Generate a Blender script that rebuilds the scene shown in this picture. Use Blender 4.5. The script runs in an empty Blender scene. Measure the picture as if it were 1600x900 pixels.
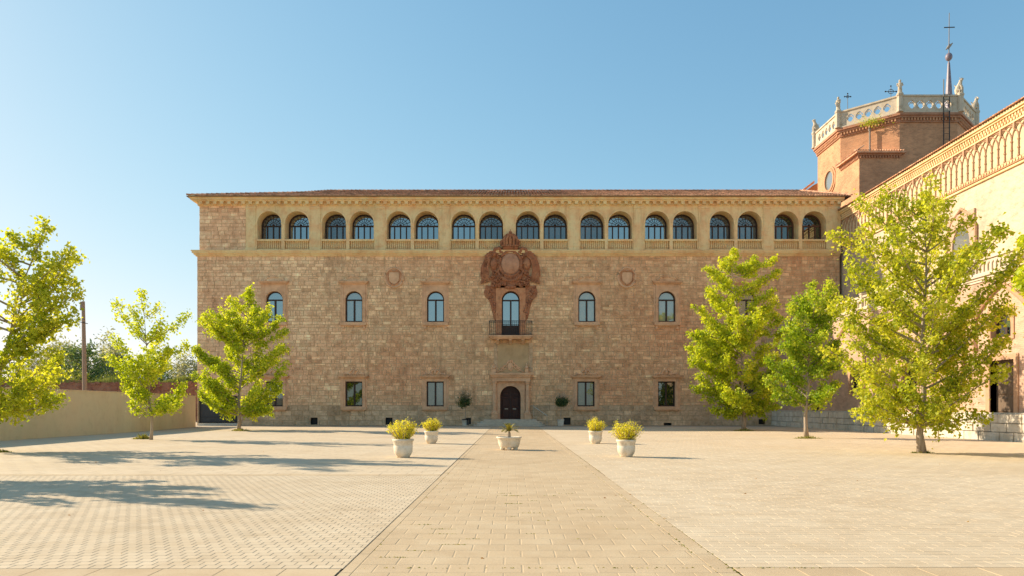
import bpy, bmesh, math, random
import numpy as np
from math import sin, cos, pi, radians, sqrt, atan2
from mathutils import Vector
random.seed(7); RNG = np.random.default_rng(7)
sc = bpy.context.scene
C = sc.collection
FPX = 1150.0; H = 1.6; D = 65.71; K = FPX / D

# ---------------------------------------------------------------- camera
cam_d = bpy.data.cameras.new('camera'); cam = bpy.data.objects.new('camera', cam_d); C.objects.link(cam)
cam.location = (0, 0, H); cam.rotation_euler = (pi/2, 0, 0)
cam_d.sensor_width = 36; cam_d.lens = 36*FPX/1600; cam_d.shift_y = 187/1600
cam_d.clip_end = 3000; cam_d.clip_start = 0.1
sc.camera = cam
# ---------------------------------------------------------------- world and sun
LDIR = Vector((1, -0.44, -0.56)).normalized()
EL = math.asin(-LDIR.z); AZ = atan2(-LDIR.x, -LDIR.y)
SKY_S = (.06, .185, .24); SKY_G = (.60, .96, 1.13)
w = bpy.data.worlds.new("World"); sc.world = w; w.use_nodes = True
nt = w.node_tree; nt.nodes.clear()
sky = nt.nodes.new('ShaderNodeTexSky'); sky.sky_type = 'NISHITA'; sky.sun_disc = False
sky.sun_elevation = EL; sky.sun_rotation = AZ
sky.altitude = 300; sky.air_density = 1.0; sky.dust_density = 0.7; sky.ozone_density = 1.6
bg = nt.nodes.new('ShaderNodeBackground'); bg.inputs[1].default_value = 0.15
wo = nt.nodes.new('ShaderNodeOutputWorld')
# soft shoulder on the physical sky (as the photograph's film curve) and its slightly cyan balance
def vmath(op, a, b):
    v = nt.nodes.new('ShaderNodeVectorMath'); v.operation = op
    for i, x in enumerate((a, b)):
        if isinstance(x, tuple): v.inputs[i].default_value = x
        else: nt.links.new(x, v.inputs[i])
    return v.outputs[0]
_den = vmath('ADD', vmath('MULTIPLY', sky.outputs[0], SKY_S), (1, 1, 1))
_sky = vmath('MULTIPLY', vmath('DIVIDE', sky.outputs[0], _den), SKY_G)
nt.links.new(_sky, bg.inputs[0]); nt.links.new(bg.outputs[0], wo.inputs[0])
sd = bpy.data.lights.new('sun', 'SUN'); sun = bpy.data.objects.new('sun', sd); C.objects.link(sun)
sd.energy = 3.55; sd.angle = radians(0.5); sd.color = (1, 0.86, 0.66)
sun.rotation_euler = LDIR.to_track_quat('-Z', 'Y').to_euler()
sc.view_settings.view_transform = 'Standard'; sc.view_settings.look = 'None'
sc.view_settings.exposure = 1.12; sc.view_settings.gamma = 1
sc.cycles.max_bounces = 6

# ---------------------------------------------------------------- materials
def newmat(name):
    m = bpy.data.materials.new(name); m.use_nodes = True
    n = m.node_tree; n.nodes.clear()
    out = n.nodes.new('ShaderNodeOutputMaterial')
    return m, n, out
def noise(n, scale, detail=4, rough=.6, vec=None, stretch=None):
    t = n.nodes.new('ShaderNodeTexNoise'); t.inputs['Scale'].default_value = scale
    t.inputs['Detail'].default_value = detail; t.inputs['Roughness'].default_value = rough
    g = n.nodes.new('ShaderNodeNewGeometry'); src = g.outputs['Position']
    if vec is not None: src = vec
    if stretch:
        mp = n.nodes.new('ShaderNodeMapping'); mp.inputs['Scale'].default_value = stretch
        n.links.new(src, mp.inputs[0]); src = mp.outputs[0]
    n.links.new(src, t.inputs['Vector'])
    return t.outputs['Fac']
def ramp(n, fac, stops):
    r = n.nodes.new('ShaderNodeValToRGB'); e = r.color_ramp.elements
    while len(e) < len(stops): e.new(.5)
    for el, (p, c) in zip(e, stops):
        el.position = p; el.color = (*c, 1)
    n.links.new(fac, r.inputs[0]); return r.outputs[0]
def mix(n, fac, a, b, mode='MIX'):
    m = n.nodes.new('ShaderNodeMix'); m.data_type = 'RGBA'; m.blend_type = mode
    for sock, v in ((m.inputs[0], fac), (m.inputs[6], a), (m.inputs[7], b)):
        if isinstance(v, (int, float)): sock.default_value = v
        elif isinstance(v, tuple): sock.default_value = (*v, 1)
        else: n.links.new(v, sock)
    return m.outputs[2]
def tone_of(n):
    a = n.nodes.new('ShaderNodeAttribute'); a.attribute_name = 'tone'; return a.outputs['Fac']
def bumpn(n, h, strength, dist):
    b = n.nodes.new('ShaderNodeBump'); b.inputs['Strength'].default_value = strength
    b.inputs['Distance'].default_value = dist; n.links.new(h, b.inputs['Height']); return b.outputs[0]
def surf(name, cols, nscale=3.0, rough=.85, bump=.5, bdist=.02, tone=None, stain=None, fine=None, stretch=None, metallic=0, spec=.3, gain=(1, 1, 1), xzone=None):
    """cols: ramp colours over noise; tone: colours over the per-piece tone, multiplied at strength; stain: (scale, colour, lo, hi)"""
    m, n, out = newmat(name)
    p = n.nodes.new('ShaderNodeBsdfPrincipled')
    f = noise(n, nscale, 5, .65, stretch=stretch)
    cols = [tuple(min(.86, a*b) for a, b in zip(c, gain)) for c in cols]
    k = len(cols)
    col = ramp(n, f, [(.32 + .36*i/max(1, k-1), c) for i, c in enumerate(cols)])
    if tone:
        tc = ramp(n, tone_of(n), [(i/(len(tone)-1), c) for i, c in enumerate(tone)])
        col = mix(n, 1.0, col, tc, 'MULTIPLY')
    for st in (stain or []):
        s_, c_, lo, hi = st[:4]
        sf = noise(n, s_, 4, .6, stretch=st[4] if len(st) > 4 else None)
        mr = n.nodes.new('ShaderNodeMapRange'); mr.inputs[1].default_value = lo; mr.inputs[2].default_value = hi
        n.links.new(sf, mr.inputs[0])
        col = mix(n, mr.outputs[0], col, mix(n, 1.0, col, c_, 'MULTIPLY'))
    if xzone:      # stone colour made paler towards one end of the building, its edge broken by noise
        g = n.nodes.new('ShaderNodeNewGeometry'); sp = n.nodes.new('ShaderNodeSeparateXYZ'); n.links.new(g.outputs['Position'], sp.inputs[0])
        ad = n.nodes.new('ShaderNodeMath'); ad.operation = 'MULTIPLY_ADD'; n.links.new(noise(n, .3, 4, .6), ad.inputs[0]); ad.inputs[1].default_value = 14; n.links.new(sp.outputs[0], ad.inputs[2])
        mr = n.nodes.new('ShaderNodeMapRange'); mr.inputs[1].default_value = xzone[0]; mr.inputs[2].default_value = xzone[1]; mr.inputs[3].default_value = 1; mr.inputs[4].default_value = 0
        n.links.new(ad.outputs[0], mr.inputs[0]); col = mix(n, mr.outputs[0], col, mix(n, 1.0, col, xzone[2], 'MULTIPLY'))
    n.links.new(col, p.inputs['Base Color'])
    p.inputs['Roughness'].default_value = rough; p.inputs['Metallic'].default_value = metallic
    p.inputs['Specular IOR Level'].default_value = spec
    if bump:
        bf = noise(n, fine or nscale*5, 6, .7)
        n.links.new(bumpn(n, bf, bump, bdist), p.inputs['Normal'])
    n.links.new(p.outputs[0], out.inputs[0])
    return m
def brickmat(name, c1, c2, mortar, bw=.28, bh=.07, rough=.9, axis='x', ms=.012, stain=None, bump=.5):
    m, n, out = newmat(name)
    p = n.nodes.new('ShaderNodeBsdfPrincipled')
    g = n.nodes.new('ShaderNodeNewGeometry')
    sp = n.nodes.new('ShaderNodeSeparateXYZ'); n.links.new(g.outputs['Position'], sp.inputs[0])
    cb = n.nodes.new('ShaderNodeCombineXYZ')
    if axis == 'x': n.links.new(sp.outputs[0], cb.inputs[0])
    elif axis == 'y': n.links.new(sp.outputs[1], cb.inputs[0])
    else:
        ad = n.nodes.new('ShaderNodeMath'); n.links.new(sp.outputs[0], ad.inputs[0]); n.links.new(sp.outputs[1], ad.inputs[1])
        n.links.new(ad.outputs[0], cb.inputs[0])
    n.links.new(sp.outputs[2], cb.inputs[1])
    b = n.nodes.new('ShaderNodeTexBrick'); n.links.new(cb.outputs[0], b.inputs['Vector'])
    b.inputs['Scale'].default_value = 1; b.inputs['Brick Width'].default_value = bw; b.inputs['Row Height'].default_value = bh
    b.inputs['Mortar Size'].default_value = ms; b.inputs['Mortar Smooth'].default_value = .3
    b.inputs['Color1'].default_value = (*c1, 1); b.inputs['Color2'].default_value = (*c2, 1); b.inputs['Mortar'].default_value = (*mortar, 1)
    col = b.outputs[0]
    v = ramp(n, noise(n, 1.6, 8, .8, stretch=(1, 1, 2.2)), [(.32, (.66, .63, .60)), (.5, (1, 1, 1)), (.68, (1.22, 1.18, 1.1))])
    col = mix(n, 1.0, col, v, 'MULTIPLY')
    v = ramp(n, noise(n, .35, 5, .6), [(.35, (.82, .8, .8)), (.6, (1.05, 1.02, 1))])
    col = mix(n, 1.0, col, v, 'MULTIPLY')
    n.links.new(col, p.inputs['Base Color']); p.inputs['Roughness'].default_value = rough
    p.inputs['Specular IOR Level'].default_value = .2
    n.links.new(bumpn(n, noise(n, 22, 5, .7), bump, .02), p.inputs['Normal'])
    n.links.new(p.outputs[0], out.inputs[0]); return m
def leafmat(name, dark, mid, light, trans=.45):
    m, n, out = newmat(name)
    col = ramp(n, tone_of(n), [(0, dark), (.5, mid), (1, light)])
    p = n.nodes.new('ShaderNodeBsdfPrincipled'); n.links.new(col, p.inputs['Base Color'])
    p.inputs['Roughness'].default_value = .5; p.inputs['Specular IOR Level'].default_value = .35
    t = n.nodes.new('ShaderNodeBsdfTranslucent')
    n.links.new(mix(n, 1.0, col, (1.5, 1.35, .5), 'MULTIPLY'), t.inputs[0])
    ms = n.nodes.new('ShaderNodeMixShader'); ms.inputs[0].default_value = trans
    n.links.new(p.outputs[0], ms.inputs[1]); n.links.new(t.outputs[0], ms.inputs[2])
    n.links.new(ms.outputs[0], out.inputs[0]); return m
def glassmat(name, inner, refl=.4, inner2=None, tint=(.9, 1, 1)):
    m, n, out = newmat(name)
    d = n.nodes.new('ShaderNodeBsdfDiffuse')
    c = ramp(n, noise(n, 1.1, 2, .5, stretch=(1, 1, .35)), [(.35, inner), (.65, inner2 or inner)])
    n.links.new(c, d.inputs[0])
    g = n.nodes.new('ShaderNodeBsdfGlossy'); g.inputs[0].default_value = (*tint, 1); g.inputs['Roughness'].default_value = .02
    n.links.new(bumpn(n, noise(n, 1.6, 2, .5), .12, .03), g.inputs['Normal'])
    ms = n.nodes.new('ShaderNodeMixShader'); ms.inputs[0].default_value = refl
    n.links.new(d.outputs[0], ms.inputs[1]); n.links.new(g.outputs[0], ms.inputs[2]); n.links.new(ms.outputs[0], out.inputs[0]); return m

M = {}
M['stone'] = surf('facade_stone', [(.33, .235, .15), (.42, .30, .195), (.50, .365, .245)], 1.9, .9, .9, .035,
    tone=[(.78, .73, .68), (.92, .89, .86), (1, .98, .96), (1.05, 1.05, 1.04), (1.3, 1.36, 1.34)], gain=(2.0, 1.74, 1.50), xzone=(-20, 4, (1.12, 1.2, 1.3)),
    stain=[(.11, (.94, .80, .76), .45, .66), (.45, (.80, .78, .77), .5, .72), (1.6, (.84, .81, .78), .48, .66), (4.5, (1.28, 1.32, 1.34), .56, .70), (8, (.76, .72, .68), .56, .70), (20, (.88, .86, .84), .55, .7), (.8, (.80, .79, .79), .55, .7, (2.5, 1, .22))], fine=7)
M['basestone'] = surf('base_stone', [(.27, .21, .15), (.36, .285, .21), (.44, .355, .27)], 2.3, .92, .9, .035,
    tone=[(.75, .74, .72), (.93, .92, .9), (1, 1, 1), (1.2, 1.2, 1.18)], gain=(2.0, 1.75, 1.45),
    stain=[(.4, (.72, .70, .68), .45, .68), (5, (.75, .73, .72), .55, .7)], fine=9)
M['stepstone'] = surf('worn_step_stone', [(.52, .44, .33), (.62, .53, .41)], 2, .9, .6, .02, stain=[(3, (.8, .77, .74), .5, .7)])
M['joint'] = surf('lime_mortar', [(.50, .36, .21), (.66, .48, .30)], 2, .95, .6)
M['ochre'] = surf('ochre_stone', [(.47, .325, .165), (.56, .40, .215), (.62, .45, .255)], 1.2, .85, .5, .02, gain=(1.76, 1.56, 1.5),
    stain=[(.35, (.86, .82, .78), .5, .7), (4, (.88, .85, .82), .5, .72), (1.0, (.8, .78, .76), .55, .75, (3, 1, .35))], fine=14)
M['trim'] = surf('pink_sandstone', [(.43, .26, .165), (.52, .33, .21), (.58, .38, .25)], 2.0, .88, .6, .02, gain=(1.44, 1.38, 1.25),
    stain=[(1.2, (.78, .76, .76), .5, .72), (8, (.82, .8, .78), .55, .72)], fine=14)
M['terracotta'] = surf('red_sandstone', [(.22, .088, .052), (.32, .135, .08), (.40, .18, .11)], 2.5, .9, 1, .05, gain=(1.3, 1.25, 1.05), stain=[(1.1, (1.25, 1.4, 1.4), .5, .66), (2.5, (.5, .48, .48), .5, .64)], fine=6)
M['terracotta2'] = surf('worn_red_sandstone', [(.34, .18, .12), (.44, .25, .17), (.50, .31, .22)], 1.6, .9, .9, .03, gain=(1.25, 1.15, 1))
M['redtrim'] = surf('rust_stone', [(.36, .17, .10), (.44, .22, .13), (.50, .28, .17)], 2.0, .9, .7, .02, gain=(1.35, 1.25, 1.05), stain=[(1.5, (.75, .72, .72), .5, .72)], fine=12)
M['lead'] = surf('weathered_ledge', [(.25, .22, .19), (.34, .29, .24)], 4, .9, .5)
M['plaster'] = surf('grey_ochre_plaster', [(.33, .25, .165), (.40, .31, .21)], .9, .95, .3, .02, gain=(1.5, 1.35, 1.1), stain=[(1.2, (.78, .76, .7), .48, .7)])
M['tile'] = surf('roof_tile', [(.36, .19, .12), (.48, .27, .17), (.58, .38, .26)], 3, .9, .5, .02, gain=(1.6, 1.5, 1.4),
    tone=[(.55, .52, .50), (.85, .82, .8), (1, 1, 1), (1.3, 1.3, 1.25)], stain=[(.6, (.72, .72, .72), .48, .7)])
M['roofbed'] = surf('roof_mortar', [(.13, .08, .055), (.18, .12, .08)], 4, .95, .3)
M['brick'] = brickmat('orange_brick', (.62, .31, .16), (.52, .255, .13), (.62, .40, .25), .28, .08, axis='xy')
M['brickdark'] = brickmat('dark_brick', (.52, .25, .14), (.42, .19, .11), (.48, .3, .2), .28, .08, axis='xy')
M['palebrick'] = brickmat('pale_brick', (.66, .52, .36), (.61, .47, .33), (.66, .54, .40), .30, .09, axis='y')
M['pinkbrick'] = brickmat('pink_brick', (.58, .385, .27), (.53, .345, .24), (.58, .43, .32), .30, .09, axis='y')
M['arcade'] = surf('cream_relief_stone', [(.60, .46, .27), (.68, .54, .33)], 2.5, .85, .4, .02)
M['arcaderib'] = surf('brick_rib', [(.46, .26, .15), (.54, .33, .20)], 4, .9, .4)
M['palestone'] = surf('pale_limestone', [(.56, .49, .39), (.66, .59, .48), (.70, .64, .54)], 2.2, .9, .8, .03,
    tone=[(.8, .78, .75), (1, 1, 1), (1.08, 1.06, 1.03)], stain=[(1.0, (.80, .76, .7), .5, .7), (7, (.8, .78, .74), .55, .7)])
M['white_stone'] = surf('white_limestone', [(.56, .46, .34), (.66, .56, .42)], 2.5, .88, .6, .02, stain=[(1.4, (.75, .72, .66), .5, .7)])
M['iron'] = surf('black_iron', [(.018, .018, .02), (.03, .03, .032)], 5, .55, .2, .003, spec=.5)
M['gate'] = surf('gate_steel', [(.035, .037, .04), (.05, .052, .055)], 3, .6, .1, .003, spec=.4)
M['wframe'] = surf('dark_window_wood', [(.035, .018, .013), (.055, .028, .018)], 6, .6, .3, .004, spec=.4)
M['wframered'] = surf('red_brown_wood', [(.10, .045, .03), (.13, .06, .04)], 6, .6, .3, .004)
M['door'] = surf('dark_door_wood', [(.035, .013, .009), (.06, .022, .015)], 5, .55, .4, .006, stretch=(4, 4, .5))
M['olddoor'] = surf('old_walnut_door', [(.13, .085, .055), (.19, .13, .085)], 5, .7, .4, .006, stretch=(4, 4, .5))
M['brass'] = surf('pale_metal', [(.5, .45, .35), (.6, .55, .45)], 5, .4, 0, metallic=.6)
M['gsky'] = glassmat('sky_glass', (.03, .045, .055), .36, (.06, .08, .09))
M['gblind'] = glassmat('blind_glass', (.16, .17, .17), .25, (.22, .225, .21))
M['gcurtain'] = glassmat('curtain_glass', (.28, .28, .21), .20, (.34, .33, .25))
M['gdark'] = glassmat('dark_glass', (.012, .016, .012), .14, (.035, .045, .02))
M['ggrey'] = glassmat('grey_glass', (.05, .055, .06), .16, (.11, .115, .12))
M['cream'] = surf('cream_render', [(.56, .415, .265), (.60, .455, .30)], .5, .95, .3, .01, gain=(1.9, 1.5, 1.32),
    stain=[(.25, (.92, .9, .86), .5, .7), (2.5, (.93, .91, .88), .5, .7), (.7, (.9, .88, .84), .5, .75, (1, 1, .2))], fine=30)
M['redwall'] = surf('red_earth_wall', [(.24, .10, .065), (.32, .15, .095), (.38, .20, .13)], 1.2, .95, 1, .06, stain=[(.5, (.6, .55, .5), .5, .7)], fine=5)
M['pole'] = surf('weathered_pole_wood', [(.26, .17, .12), (.36, .25, .18)], 4, .9, .4, .01, stretch=(6, 6, .4))
M['ground'] = surf('dusty_ground', [(.42, .34, .235), (.47, .38, .265), (.52, .43, .305)], .5, .95, .5, .01,
    stain=[(.09, (.92, .90, .87), .45, .7), (3, (.94, .92, .9), .5, .7)], fine=30)
M['slab'] = surf('walkway_slab', [(.53, .39, .235), (.57, .425, .26), (.60, .46, .29)], 1.6, .92, .6, .004,
    tone=[(.95, .945, .94), (1, 1, 1), (1.03, 1.03, 1.03)], stain=[(.3, (.90, .87, .83), .45, .7), (30, (.9, .88, .85), .55, .7)], fine=60)
M['paver'] = surf('paver_concrete', [(.60, .47, .31), (.64, .505, .34), (.67, .54, .37)], 1.4, .92, .5, .003,
    tone=[(.94, .935, .93), (1, 1, 1), (1.04, 1.04, 1.04)], stain=[(.25, (.93, .90, .86), .42, .68), (1.7, (.93, .91, .88), .5, .7)], fine=60)
M['bed'] = surf('joint_sand', [(.36, .26, .145), (.60, .47, .31)], .8, .98, .3, .005, stain=[(1.2, (.6, .55, .4), .5, .7)])
M['bedslab'] = surf('walkway_joint', [(.30, .215, .12), (.52, .39, .24), (.58, .435, .27)], .9, .98, .3, .005)
M['bedpale'] = surf('joint_sand_pale', [(.46, .355, .225), (.60, .47, .32), (.64, .505, .34)], 5, .98, .3, .005)
M['pot'] = surf('pale_cast_stone', [(.76, .64, .49), (.84, .74, .58)], 4, .75, .4, .005, stain=[(3, (.82, .77, .70), .48, .68), (14, (.8, .74, .66), .56, .7)])
M['soil'] = surf('potting_soil', [(.06, .04, .025), (.10, .07, .045)], 12, 1, .5)
M['bark'] = surf('maple_bark', [(.28, .21, .15), (.38, .30, .22), (.46, .38, .28)], 5, .92, 1, .02, stretch=(3, 3, .5), fine=16)
M['leaf'] = leafmat('maple_leaf', (.22, .32, .012), (.52, .60, .035), (.86, .82, .14), .5)
M['leafgold'] = leafmat('maple_leaf_golden', (.22, .30, .012), (.52, .56, .045), (.86, .80, .18), .5)
M['leafdark'] = leafmat('maple_leaf_green', (.14, .25, .012), (.34, .46, .03), (.72, .72, .11), .5)
M['shrub'] = leafmat('variegated_leaf', (.34, .38, .015), (.84, .76, .03), (.9, .86, .12), .35)
M['blossom'] = leafmat('reddish_tip', (.30, .13, .05), (.42, .2, .07), (.55, .36, .16), .3)
M['olive'] = leafmat('olive_leaf', (.04, .07, .02), (.08, .12, .035), (.15, .19, .06), .2)
M['palm'] = leafmat('cycad_leaf', (.10, .11, .02), (.22, .20, .04), (.42, .35, .08), .3)
M['grass'] = leafmat('grass_blade', (.12, .15, .02), (.25, .25, .04), (.42, .36, .10), .3)
M['fargrey'] = leafmat('hazy_grey_far_leaf', (.26, .28, .19), (.40, .41, .29), (.52, .52, .38), .3)  # far leaf colour raised towards grey-green, with distance haze mixed into it
M['fargreen'] = leafmat('dark_far_leaf', (.07, .13, .05), (.13, .21, .08), (.22, .30, .11), .3)
M['farlime'] = leafmat('lime_far_leaf', (.14, .18, .04), (.24, .28, .06), (.35, .36, .1), .3)
M['whitewall'] = surf('white_render', [(.72, .72, .72), (.78, .78, .78)], 1, .8, .1)
M['slate'] = surf('spire_slate', [(.17, .13, .16), (.25, .20, .23)], 4, .5, .2, .01, spec=.5)

# ---------------------------------------------------------------- helpers
WL = {}
def set_parent(o, parent, world):
    world = Vector(world)
    if parent is not None:
        o.parent = parent; o.location = world - WL[parent.name]
    else: o.location = world
    WL[o.name] = world
def tag(o, label=None, cat=None, group=None, kind=None):
    if label: o['label'] = label
    if cat: o['category'] = cat
    if group: o['group'] = group
    if kind: o['kind'] = kind
    return o
def empty(name, loc, label=None, cat=None, group=None, parent=None):
    o = bpy.data.objects.new(name, None); C.objects.link(o); set_parent(o, parent, loc)
    return tag(o, label, cat, group)
class Fr:
    def __init__(s, o, u): s.o = Vector(o); s.u = Vector(u).normalized(); s.n = s.u.cross(Vector((0, 0, 1)))
    def p(s, u, v, d=0.0): return s.o + s.u*u + Vector((0, 0, v)) + s.n*d
class MB:
    def __init__(s): s.v = []; s.f = []; s.t = []; s.m = []; s.mi = 0
    def add(s, vs, fs, tone=.5):
        b = len(s.v); s.v.extend([tuple(x) for x in vs])
        for f in fs: s.f.append([b+i for i in f]); s.t.append(tone); s.m.append(s.mi)
        return s
    def box(s, F, u0, u1, v0, v1, d0, d1, tone=.5):
        P = [F.p(u, v, d) for d in (d0, d1) for (u, v) in ((u0, v0), (u1, v0), (u1, v1), (u0, v1))]
        return s.add(P, [(3, 2, 1, 0), (4, 5, 6, 7), (0, 1, 5, 4), (1, 2, 6, 5), (2, 3, 7, 6), (3, 0, 4, 7)], tone)
    def abox(s, x0, x1, y0, y1, z0, z1, tone=.5):
        return s.box(Fr((0, 0, 0), (1, 0, 0)), x0, x1, z0, z1, -y1, -y0, tone)
    def block(s, F, u0, u1, v0, v1, d0, d1, ch, tone=.5):
        a = [F.p(u, v, d0) for (u, v) in ((u0, v0), (u1, v0), (u1, v1), (u0, v1))]
        b = [F.p(u, v, d1) for (u, v) in ((u0+ch, v0+ch), (u1-ch, v0+ch), (u1-ch, v1-ch), (u0+ch, v1-ch))]
        return s.add(a+b, [(4, 5, 6, 7), (0, 1, 5, 4), (1, 2, 6, 5), (2, 3, 7, 6), (3, 0, 4, 7)], tone)
    def prism(s, F, poly, d0, d1, tone=.5):
        n = len(poly); a = [F.p(u, v, d0) for u, v in poly]; b = [F.p(u, v, d1) for u, v in poly]
        fs = [tuple(range(n))[::-1], tuple(range(n, 2*n))] + [(i, (i+1) % n, n+(i+1) % n, n+i) for i in range(n)]
        return s.add(a+b, fs, tone)
    def cell(s, F, rect, loop, c, d0, d1, tone=.5):
        """plate with a star-shaped hole: rect minus loop, from depth d0 to d1"""
        u0, u1, v0, v1 = rect; cu, cv = c
        angs = [atan2(v-cv, u-cu) for u, v in loop]
        pts = sorted(zip([a % (2*pi) for a in angs], loop))
        base = list(pts)
        for (u, v) in ((u0, v0), (u1, v0), (u1, v1), (u0, v1)):      # also a spoke at each corner
            a = atan2(v-cv, u-cu) % (2*pi)
            for i in range(len(base)):
                a0, p0 = base[i]; a1, p1 = base[(i+1) % len(base)]
                da = (a1-a0) % (2*pi); x = (a-a0) % (2*pi)
                if x <= da + 1e-9 and 1e-4 < x < da - 1e-4:
                    dx, dy = cos(a), sin(a); ex, ey = p1[0]-p0[0], p1[1]-p0[1]
                    den = dx*ey - dy*ex
                    if abs(den) > 1e-9:
                        t = ((p0[0]-cu)*ey - (p0[1]-cv)*ex)/den
                        pts.append((a, (cu+dx*t, cv+dy*t)))
                    break
        pts.sort()
        inn = [p for a, p in pts]; outp = []
        for a, p in pts:
            dx, dy = cos(a), sin(a); t = 1e9
            if dx > 1e-9: t = min(t, (u1-cu)/dx)
            if dx < -1e-9: t = min(t, (u0-cu)/dx)
            if dy > 1e-9: t = min(t, (v1-cv)/dy)
            if dy < -1e-9: t = min(t, (v0-cv)/dy)
            outp.append((cu+dx*t, cv+dy*t))
        n = len(inn)
        V = [F.p(*p, d1) for p in inn] + [F.p(*p, d1) for p in outp] + [F.p(*p, d0) for p in inn] + [F.p(*p, d0) for p in outp]
        fs = []
        for i in range(n):
            j = (i+1) % n
            fs += [(i, j, n+j, n+i)[::-1], (2*n+i, 2*n+j, 3*n+j, 3*n+i), (i, j, 2*n+j, 2*n+i), (n+i, n+j, 3*n+j, 3*n+i)[::-1]]
        return s.add(V, fs, tone)
    def tube(s, pts, r, k=6, tone=.5, cap=True):
        pts = [Vector(p) for p in pts]; n = len(pts)
        rs = r if isinstance(r, (list, tuple)) else [r]*n
        V = []; 
        for i, p in enumerate(pts):
            t = (pts[min(i+1, n-1)] - pts[max(i-1, 0)]).normalized()
            a = t.cross(Vector((0, 0, 1)) if abs(t.z) < .9 else Vector((1, 0, 0))).normalized(); b = t.cross(a)
            V += [p + a*cos(2*pi*q/k)*rs[i] + b*sin(2*pi*q/k)*rs[i] for q in range(k)]
        fs = [(i*k+q, i*k+(q+1) % k, (i+1)*k+(q+1) % k, (i+1)*k+q)[::-1] for i in range(n-1) for q in range(k)]
        if cap: fs += [tuple(range(k)), tuple(range((n-1)*k, n*k))[::-1]]
        return s.add(V, fs, tone)
    def lathe(s, c, prof, k=16, tone=.5, sx=1, sy=1):
        V = []; c = Vector(c)
        for r, z in prof:
            V += [c + Vector((r*cos(2*pi*q/k)*sx, r*sin(2*pi*q/k)*sy, z)) for q in range(k)]
        n = len(prof)
        fs = [(i*k+q, i*k+(q+1) % k, (i+1)*k+(q+1) % k, (i+1)*k+q) for i in range(n-1) for q in range(k)]
        fs += [tuple(range(k))[::-1], tuple(range((n-1)*k, n*k))]
        return s.add(V, fs, tone)
    def blob(s, c, r, k=8, rot=None, tone=.5, jit=0):
        c = Vector(c); V = []; rr = Vector(r) if not isinstance(r, (int, float)) else Vector((r, r, r))
        n = k//2
        for i in range(1, n):
            ph = pi*i/n
            for q in range(k):
                d = Vector((sin(ph)*cos(2*pi*q/k)*rr.x, sin(ph)*sin(2*pi*q/k)*rr.y, cos(ph)*rr.z))
                if jit: d *= 1+random.uniform(-jit, jit)
                if rot is not None: d = rot @ d
                V.append(c+d)
        top = Vector((0, 0, rr.z)); bot = -top
        if rot is not None: top = rot @ top; bot = rot @ bot
        V += [c+top, c+bot]; m = (n-1)*k
        fs = [(i*k+q, (i+1)*k+q, (i+1)*k+(q+1) % k, i*k+(q+1) % k) for i in range(n-2) for q in range(k)]
        fs += [(m, q, (q+1) % k) for q in range(k)] + [(m+1, (n-2)*k+(q+1) % k, (n-2)*k+q) for q in range(k)]
        return s.add(V, fs, tone)
    def mesh(s, name, mats, origin=(0, 0, 0), fix=True, smooth=False):
        me = bpy.data.meshes.new(name)
        o = origin
        me.from_pydata([(x-o[0], y-o[1], z-o[2]) for x, y, z in s.v], [], s.f)
        a = me.attributes.new('tone', 'FLOAT', 'FACE'); a.data.foreach_set('value', s.t)
        for m in (mats if isinstance(mats, (list, tuple)) else [mats]): me.materials.append(M[m])
        if any(s.m): me.polygons.foreach_set('material_index', s.m)
        if fix:
            bm = bmesh.new(); bm.from_mesh(me); bmesh.ops.recalc_face_normals(bm, faces=bm.faces); bm.to_mesh(me); bm.free()
        if smooth:
            me.polygons.foreach_set('use_smooth', [True]*len(me.polygons))
        return me
    def build(s, name, mats, parent=None, origin=None, fix=True, kind=None, smooth=False):
        if origin is None: origin = tuple(WL[parent.name]) if parent is not None else (0, 0, 0)
        o = bpy.data.objects.new(name, s.mesh(name, mats, origin, fix, smooth)); C.objects.link(o)
        set_parent(o, parent, origin)
        if kind: o['kind'] = kind
        return o
def inst(name, me, parent, loc, scale=None, rotz=0):
    o = bpy.data.objects.new(name, me); C.objects.link(o); set_parent(o, parent, loc)
    if scale: o.scale = scale
    if rotz: o.rotation_euler = (0, 0, rotz)
    return o
def fastmesh(name, V, Fc, tone, mat, origin=(0, 0, 0)):
    V = np.asarray(V, dtype=np.float32) - np.asarray(origin, dtype=np.float32)
    Fc = np.asarray(Fc, dtype=np.int32); k = Fc.shape[1]
    me = bpy.data.meshes.new(name)
    me.vertices.add(len(V)); me.vertices.foreach_set('co', V.ravel())
    me.loops.add(Fc.size); me.loops.foreach_set('vertex_index', Fc.ravel())
    me.polygons.add(len(Fc)); me.polygons.foreach_set('loop_start', np.arange(0, Fc.size, k, dtype=np.int32))
    me.update(calc_edges=True)
    a = me.attributes.new('tone', 'FLOAT', 'FACE'); a.data.foreach_set('value', np.asarray(tone, dtype=np.float32))
    me.materials.append(M[mat]); me.validate()
    me.polygons.foreach_set('use_smooth', np.zeros(len(me.polygons), dtype=bool)); return me
def fastobj(name, V, Fc, tone, mat, parent=None, kind=None):
    origin = tuple(WL[parent.name]) if parent is not None else (0, 0, 0)
    o = bpy.data.objects.new(name, fastmesh(name, V, Fc, tone, mat, origin)); C.objects.link(o); set_parent(o, parent, origin)
    if kind: o['kind'] = kind
    return o
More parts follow.
